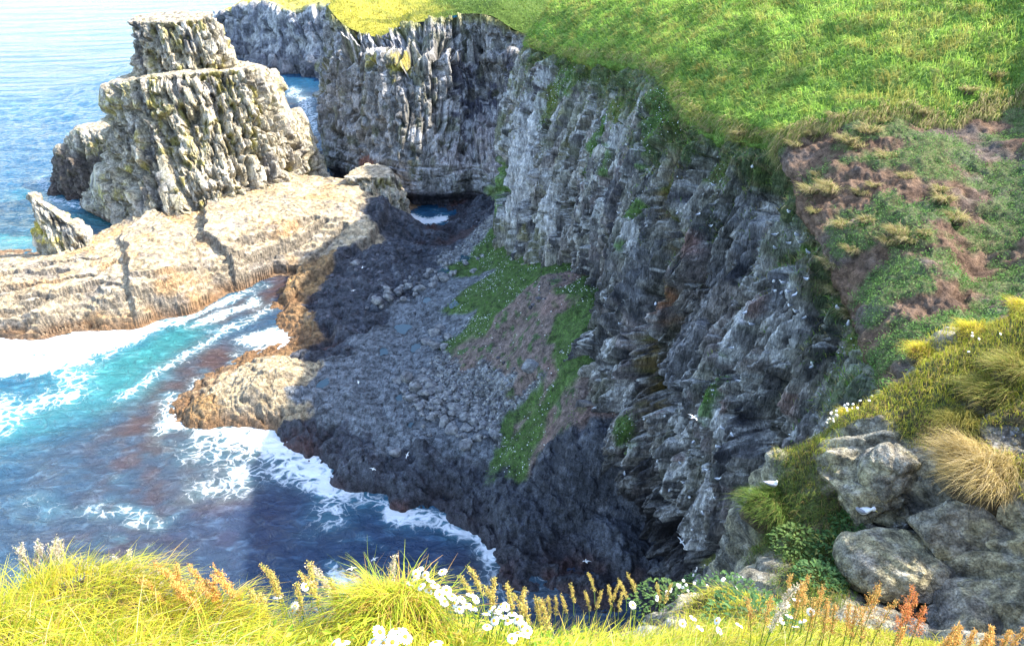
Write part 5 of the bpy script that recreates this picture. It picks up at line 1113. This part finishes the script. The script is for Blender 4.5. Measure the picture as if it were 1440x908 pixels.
for u, v in [(1335,880),(1345,888),(1362,876),(1372,884),(1385,890),(1410,878),(1420,884),(1430,880),(1400,893),(1268,880),(1325,893)]:
    plume(foot_at(u, v, 2.9, .3), .3, OR, "short orange sorrel stalk along the bottom right edge", "short sorrel bottom right", lean=(rng.uniform(-.2, .2), 0), bushy=.9)
for u, v in [(170,770),(176,780),(182,790),(195,795),(200,788),(212,798),(228,800),(15,762),(30,764),(40,768),(62,755),(70,758),(78,765),(55,760),(120,790),(140,795),(460,792),(465,800),(544,778),(1097,820),(1090,845),(150,792),(185,800)]:
    plume(foot_at(u, v, 2.25, .28), .28, TAN, "pale feathery grass head standing above the near grass", "pale grass heads", "seeding_grass", lean=(rng.uniform(-.3, .3), 0), bushy=.5, cat="grass head")
for u, v in [(695 + 6 * k, 775 + 10 * k) for k in range(0)] + [(830,808),(850,815),(870,805),(890,800),(905,796),(860,798),(785,818),(800,812),(815,803),(835,796),(880,812),(925,800),(945,806),(560,838),(770,822),(755,828)]:
    v += rng.uniform(6, 26); u += rng.uniform(-10, 10); plume(foot_at(u, v, 3.9, .3), .3, YG, "golden grass head on the edge above the dark cove", "golden heads above the cove", "seeding_grass", lean=(rng.uniform(-.3, .3), 0), bushy=.5, cat="grass head")
plume(foot_at(1095,628,9.1,.5), .5, [(.58,.48,.16)], "lone pale seed stalk at the tip of the spur", None, "seeding_grass", lean=(-.2, 0), bushy=1.4, cat="grass head")
print("plants", time.time() - T0)

# ================================================================== BIRDS
M_BW = plain_mat("white_plumage", (.78, .78, .77), .7, .05, 40); M_BG = plain_mat("grey_plumage", (.26, .27, .31), .7, .1, 40); M_BK = plain_mat("black_wing_tip", (.03, .03, .035), .6, .1); M_BILL = plain_mat("yellow_bill", (.55, .45, .12), .4, .05)
def body_mesh(head=(.17, .085), curled=False):
    # sections: x along the bird, z centre, half width, half height - tail to crown to brow
    S_ = [(-.20, .062, .022, .003), (-.16, .058, .04, .016), (-.10, .052, .064, .042), (-.03, .052, .080, .064), (.04, .062, .079, .070), (.09, .09, .060, .056), (.112, .125, .043, .045), (.128, .158, .044, .042), (.145, .175, .042, .036), (.168, .172, .031, .028), (.182, .165, .014, .014), (.186, .164, .003, .003)]
    if curled: S_ = S_[:5] + [(.085, .088, .062, .056), (.095, .12, .046, .042), (.085, .145, .044, .036), (.06, .15, .040, .030), (.035, .142, .026, .02), (.022, .138, .006, .006)]
    S_ = np.array(S_); S_ = catmull(S_, np.linspace(0, len(S_) - 1, 34)); th = np.linspace(0, 6.2832, 14, endpoint=False)
    X_ = np.stack([np.repeat(S_[:, :1], 14, 1), np.abs(S_[:, 2:3]) * np.cos(th)[None], S_[:, 1:2] + np.abs(S_[:, 3:4]) * np.sin(th)[None]], -1)
    return mesh_from("body", X_, grid_faces(34, 14, True))
def wing_fold(sg):
    S_ = np.array([(.09, .05, .075, .012), (.04, .080, .075, .035), (-.04, .082, .070, .044), (-.12, .058, .070, .032), (-.19, .030, .074, .014), (-.235, .012, .078, .003)])
    S_ = catmull(S_, np.linspace(0, 5, 14)); X_ = []
    for x_, y_, z_, h_ in S_:
        X_.append([(x_, sg * (y_ - .01), z_ + h_), (x_, sg * (y_ + .008), z_ + h_ * .4), (x_, sg * (y_ + .006), z_ - h_ * .5), (x_, sg * (y_ - .008), z_ - h_), (x_, sg * (y_ - .014), z_)])
    return mesh_from("wing", np.array(X_), grid_faces(14, 5, True))
bodyA, bodyB = body_mesh(), body_mesh(curled=True)
wf2 = [wing_fold(1), wing_fold(-1)]
th8 = np.linspace(0, 6.2832, 8, endpoint=False)
bill = mesh_from("bill", np.stack([np.stack([0 * th8 + x_, r_ * np.cos(th8), .163 + z_ + r_ * np.sin(th8)], -1) for x_, r_, z_ in [(.178, .011, 0), (.203, .008, -.003), (.222, .001, -.014)]]), grid_faces(3, 8, True))
tipm = [mesh_from("wing_tip", np.array([[(-.22, sg * .022, .075), (-.22, sg * .030, .066), (-.22, sg * .018, .062)], [(-.275, sg * .008, .084), (-.275, sg * .014, .078), (-.275, sg * .006, .076)], [(-.30, 0, .088), (-.30, sg * .002, .087), (-.30, 0, .086)]]), grid_faces(3, 3, True)) for sg in (1, -1)]
eye = mesh_from("eye", np.stack([np.stack([.155 + .006 * s_ * np.cos(th8), 0 * th8, .182 + .006 * s_ * np.sin(th8)], -1) for s_ in (1, .01)]), grid_faces(2, 8, True))
for me_, mt_ in ((bodyA, M_BW), (bodyB, M_BW), (wf2[0], M_BG), (wf2[1], M_BG), (bill, M_BILL), (tipm[0], M_BK), (tipm[1], M_BK), (eye, M_BK)): me_.materials.append(mt_)
def sitting(pos, size, rz, label, curled=False, group=None, cat="seabird", name="seabird", tilt=0, parts=True):
    e = empty(name, pos, label, cat, group, rz); e.scale = (size,) * 3; e.rotation_euler = (0, tilt, rz)
    link("body", bodyB if curled else bodyA, parent=e)
    if parts:
        link("wing", wf2[0], parent=e); link("wing", wf2[1], parent=e)
        link("wing_tip", tipm[0], parent=e); link("wing_tip", tipm[1], parent=e)
        if not curled:
            link("bill", bill, parent=e)
            for sg in (1, -1): o = link("eye", eye, parent=e); o.location = (0, sg * .041, 0)
    return e
def seat(u, v, dz_=0): return gpt(u, v) + np.array([0, 0, dz_])
sitting(seat(1093,692,.30), 1.0, R(200), "grey backed white kittiwake sitting on the green tuft at the spur tip", name="kittiwake", cat="kittiwake", tilt=.1)
sitting(seat(1084,694,.20), .8, R(-20), "white breasted kittiwake tucked below the first one", curled=True, name="kittiwake", cat="kittiwake")
sitting(seat(1208,738,.28), 1.15, R(-50), "white bird resting in the hollow beside the broad slab", name="fulmar", cat="fulmar")
sitting(seat(1312,585,.30), 1.15, R(-60), "white fulmar sitting in the yellow turf of the spur", name="fulmar", cat="fulmar")
sitting(seat(1388,490,.30), 1.1, R(10), "grey winged fulmar lying beside the dark ridge rock", name="fulmar", cat="fulmar")
sitting(seat(1434,492,.32), 1.1, R(160), "fulmar at the right edge behind the ridge rock", name="fulmar", cat="fulmar")
# birds on the cliff ledges, small and alike
cU, cV, cD = proj(CL)
def cpt(u, v):
    m = ((cU - u) ** 2 + (cV - v) ** 2); near_ = m < m.min() + 9; k = np.argmin(np.where(near_, cD, 1e9)); return CL.reshape(-1, 3)[k], CLN.reshape(-1, 3)[k]
lb = [(1118,330),(1122,338),(1110,345),(1085,395),(1092,405),(1100,400),(1108,412),(1120,418),(1128,425),(1095,412),(1112,428),(1120,440),(1132,448),(1141,509),(1143,516),(1002,262),(980,300),(868,300),(950,300),(1088,330),(1090,350),(1000,320),(1150,230),(1136,352),(1135,395),(965,118),(955,125),(880,205),(850,175),(1060,235),(1045,440),(1055,455),(1028,490),(1060,520),(1012,600),(975,622),(955,650),(968,700),(940,690),(990,660),(1028,615),(905,590),(932,585),(875,665),(862,668),(1005,700),(985,720),(960,680),(975,745),(1010,675),(1180,435),(1192,455),(930,650),(1108,300),(1008,630),(1040,540),(925,430),(850,420),(870,455)]
for k, (u, v) in enumerate(lb):
    q, n_ = cpt(u, v); sitting(q + n_ * .12 - np.array([0, 0, .03]), 1.05, rb.uniform(0, 6.28), "small white seabird perched on a ledge of the shaded cliff", curled=k % 2 == 0, group="seabirds perched on the cliff")
# birds in flight
def flying(pos, size, rz, label, roll=0, group=None):
    e = empty("flying_seabird", pos, label, "seabird", group, rz); e.rotation_euler = (roll, 0, rz); e.scale = (size,) * 3
    link("body", bodyA, parent=e); link("bill", bill, parent=e)
    for sg in (1, -1):
        S_ = [(0, .04, .075, .15), (.02, .2, .12, .13), (-.02, .38, .115, .09), (-.08, .52, .095, .02)]; X_ = []
        for x_, y_, z_, ch_ in S_: X_.append([(x_ + ch_ * .5, sg * y_, z_), (x_, sg * y_, z_ + .01), (x_ - ch_ * .5, sg * y_, z_ - .002), (x_, sg * y_, z_ - .004)])
        w_ = link("wing", mesh_from("wing", np.array(X_), grid_faces(4, 4, True)), M_BG if size > 1 else M_BW, e)
        X2_ = [[(-.06, sg * .50, .099), (-.08, sg * .51, .102), (-.10, sg * .50, .097)], [(-.11, sg * .57, .09), (-.12, sg * .575, .091), (-.13, sg * .57, .089)]]
        link("wing_tip", mesh_from("wing_tip", np.array(X2_), grid_faces(2, 3, True)), M_BK, w_)
for k, (u, v, y_, rz_, lab) in enumerate([(510,377,88,1.2,"white seabird gliding over the dark wet rock"),(497,409,84,2.2,"small seabird flying over the dark rock below the gliding one"),(504,538,60,.3,"seabird flying low above the paved shelf"),(525,660,50,1.0,"seabird flying over the dark front slope of the shelf"),(526,787,38,2.5,"seabird flying over the dark water beyond the domed tussock"),(958,762,34,.6,"tiny seabird in front of the dark cove wall"),(824,790,33,2.1,"tiny seabird low over the cove right of the stalks"),(495,800,34,1.6,"tiny seabird over the dark water left of the domed tussock"),(975,588,30,.4,"white seabird gliding in front of the lower cliff"),(645,617,60,1.3,"seabird above the boulder heap's lower end"),(573,640,52,2.8,"seabird over the shelf left of the flying one by the boulders")]):
    flying(Py(u, v, y_), 1.1 if k == 0 else .72, rz_, lab, roll=rb.uniform(-.5, .5))

# name each of a row of look-alikes by its place in it
ORD = "first second third fourth fifth sixth seventh eighth ninth tenth eleventh twelfth thirteenth fourteenth fifteenth sixteenth seventeenth eighteenth nineteenth twentieth".split()
def ordinal(i):
    if i < 20: return ORD[i]
    tens = {2: "twenty", 3: "thirty", 4: "forty", 5: "fifty", 6: "sixty"}[(i + 1) // 10]
    return tens[:-1] + "ieth" if (i + 1) % 10 == 0 else tens + "-" + ORD[(i + 1) % 10 - 1]
groups = {}
for o in col.objects:
    if o.parent is None and 'group' in o: groups.setdefault(o['group'], []).append(o)
for g_, l_ in groups.items():
    if len(l_) > 69 or 'boulder' in g_: continue
    l_.sort(key=lambda o: float(proj(np.array(o.location))[0]))
    for i, o in enumerate(l_):
        o['label'] = ("leftmost " if i == 0 else "rightmost " if i == len(l_) - 1 else "") + o['label'] + ("" if i in (0, len(l_) - 1) else ", " + ordinal(i) + " from the left")
print("done", time.time() - T0)
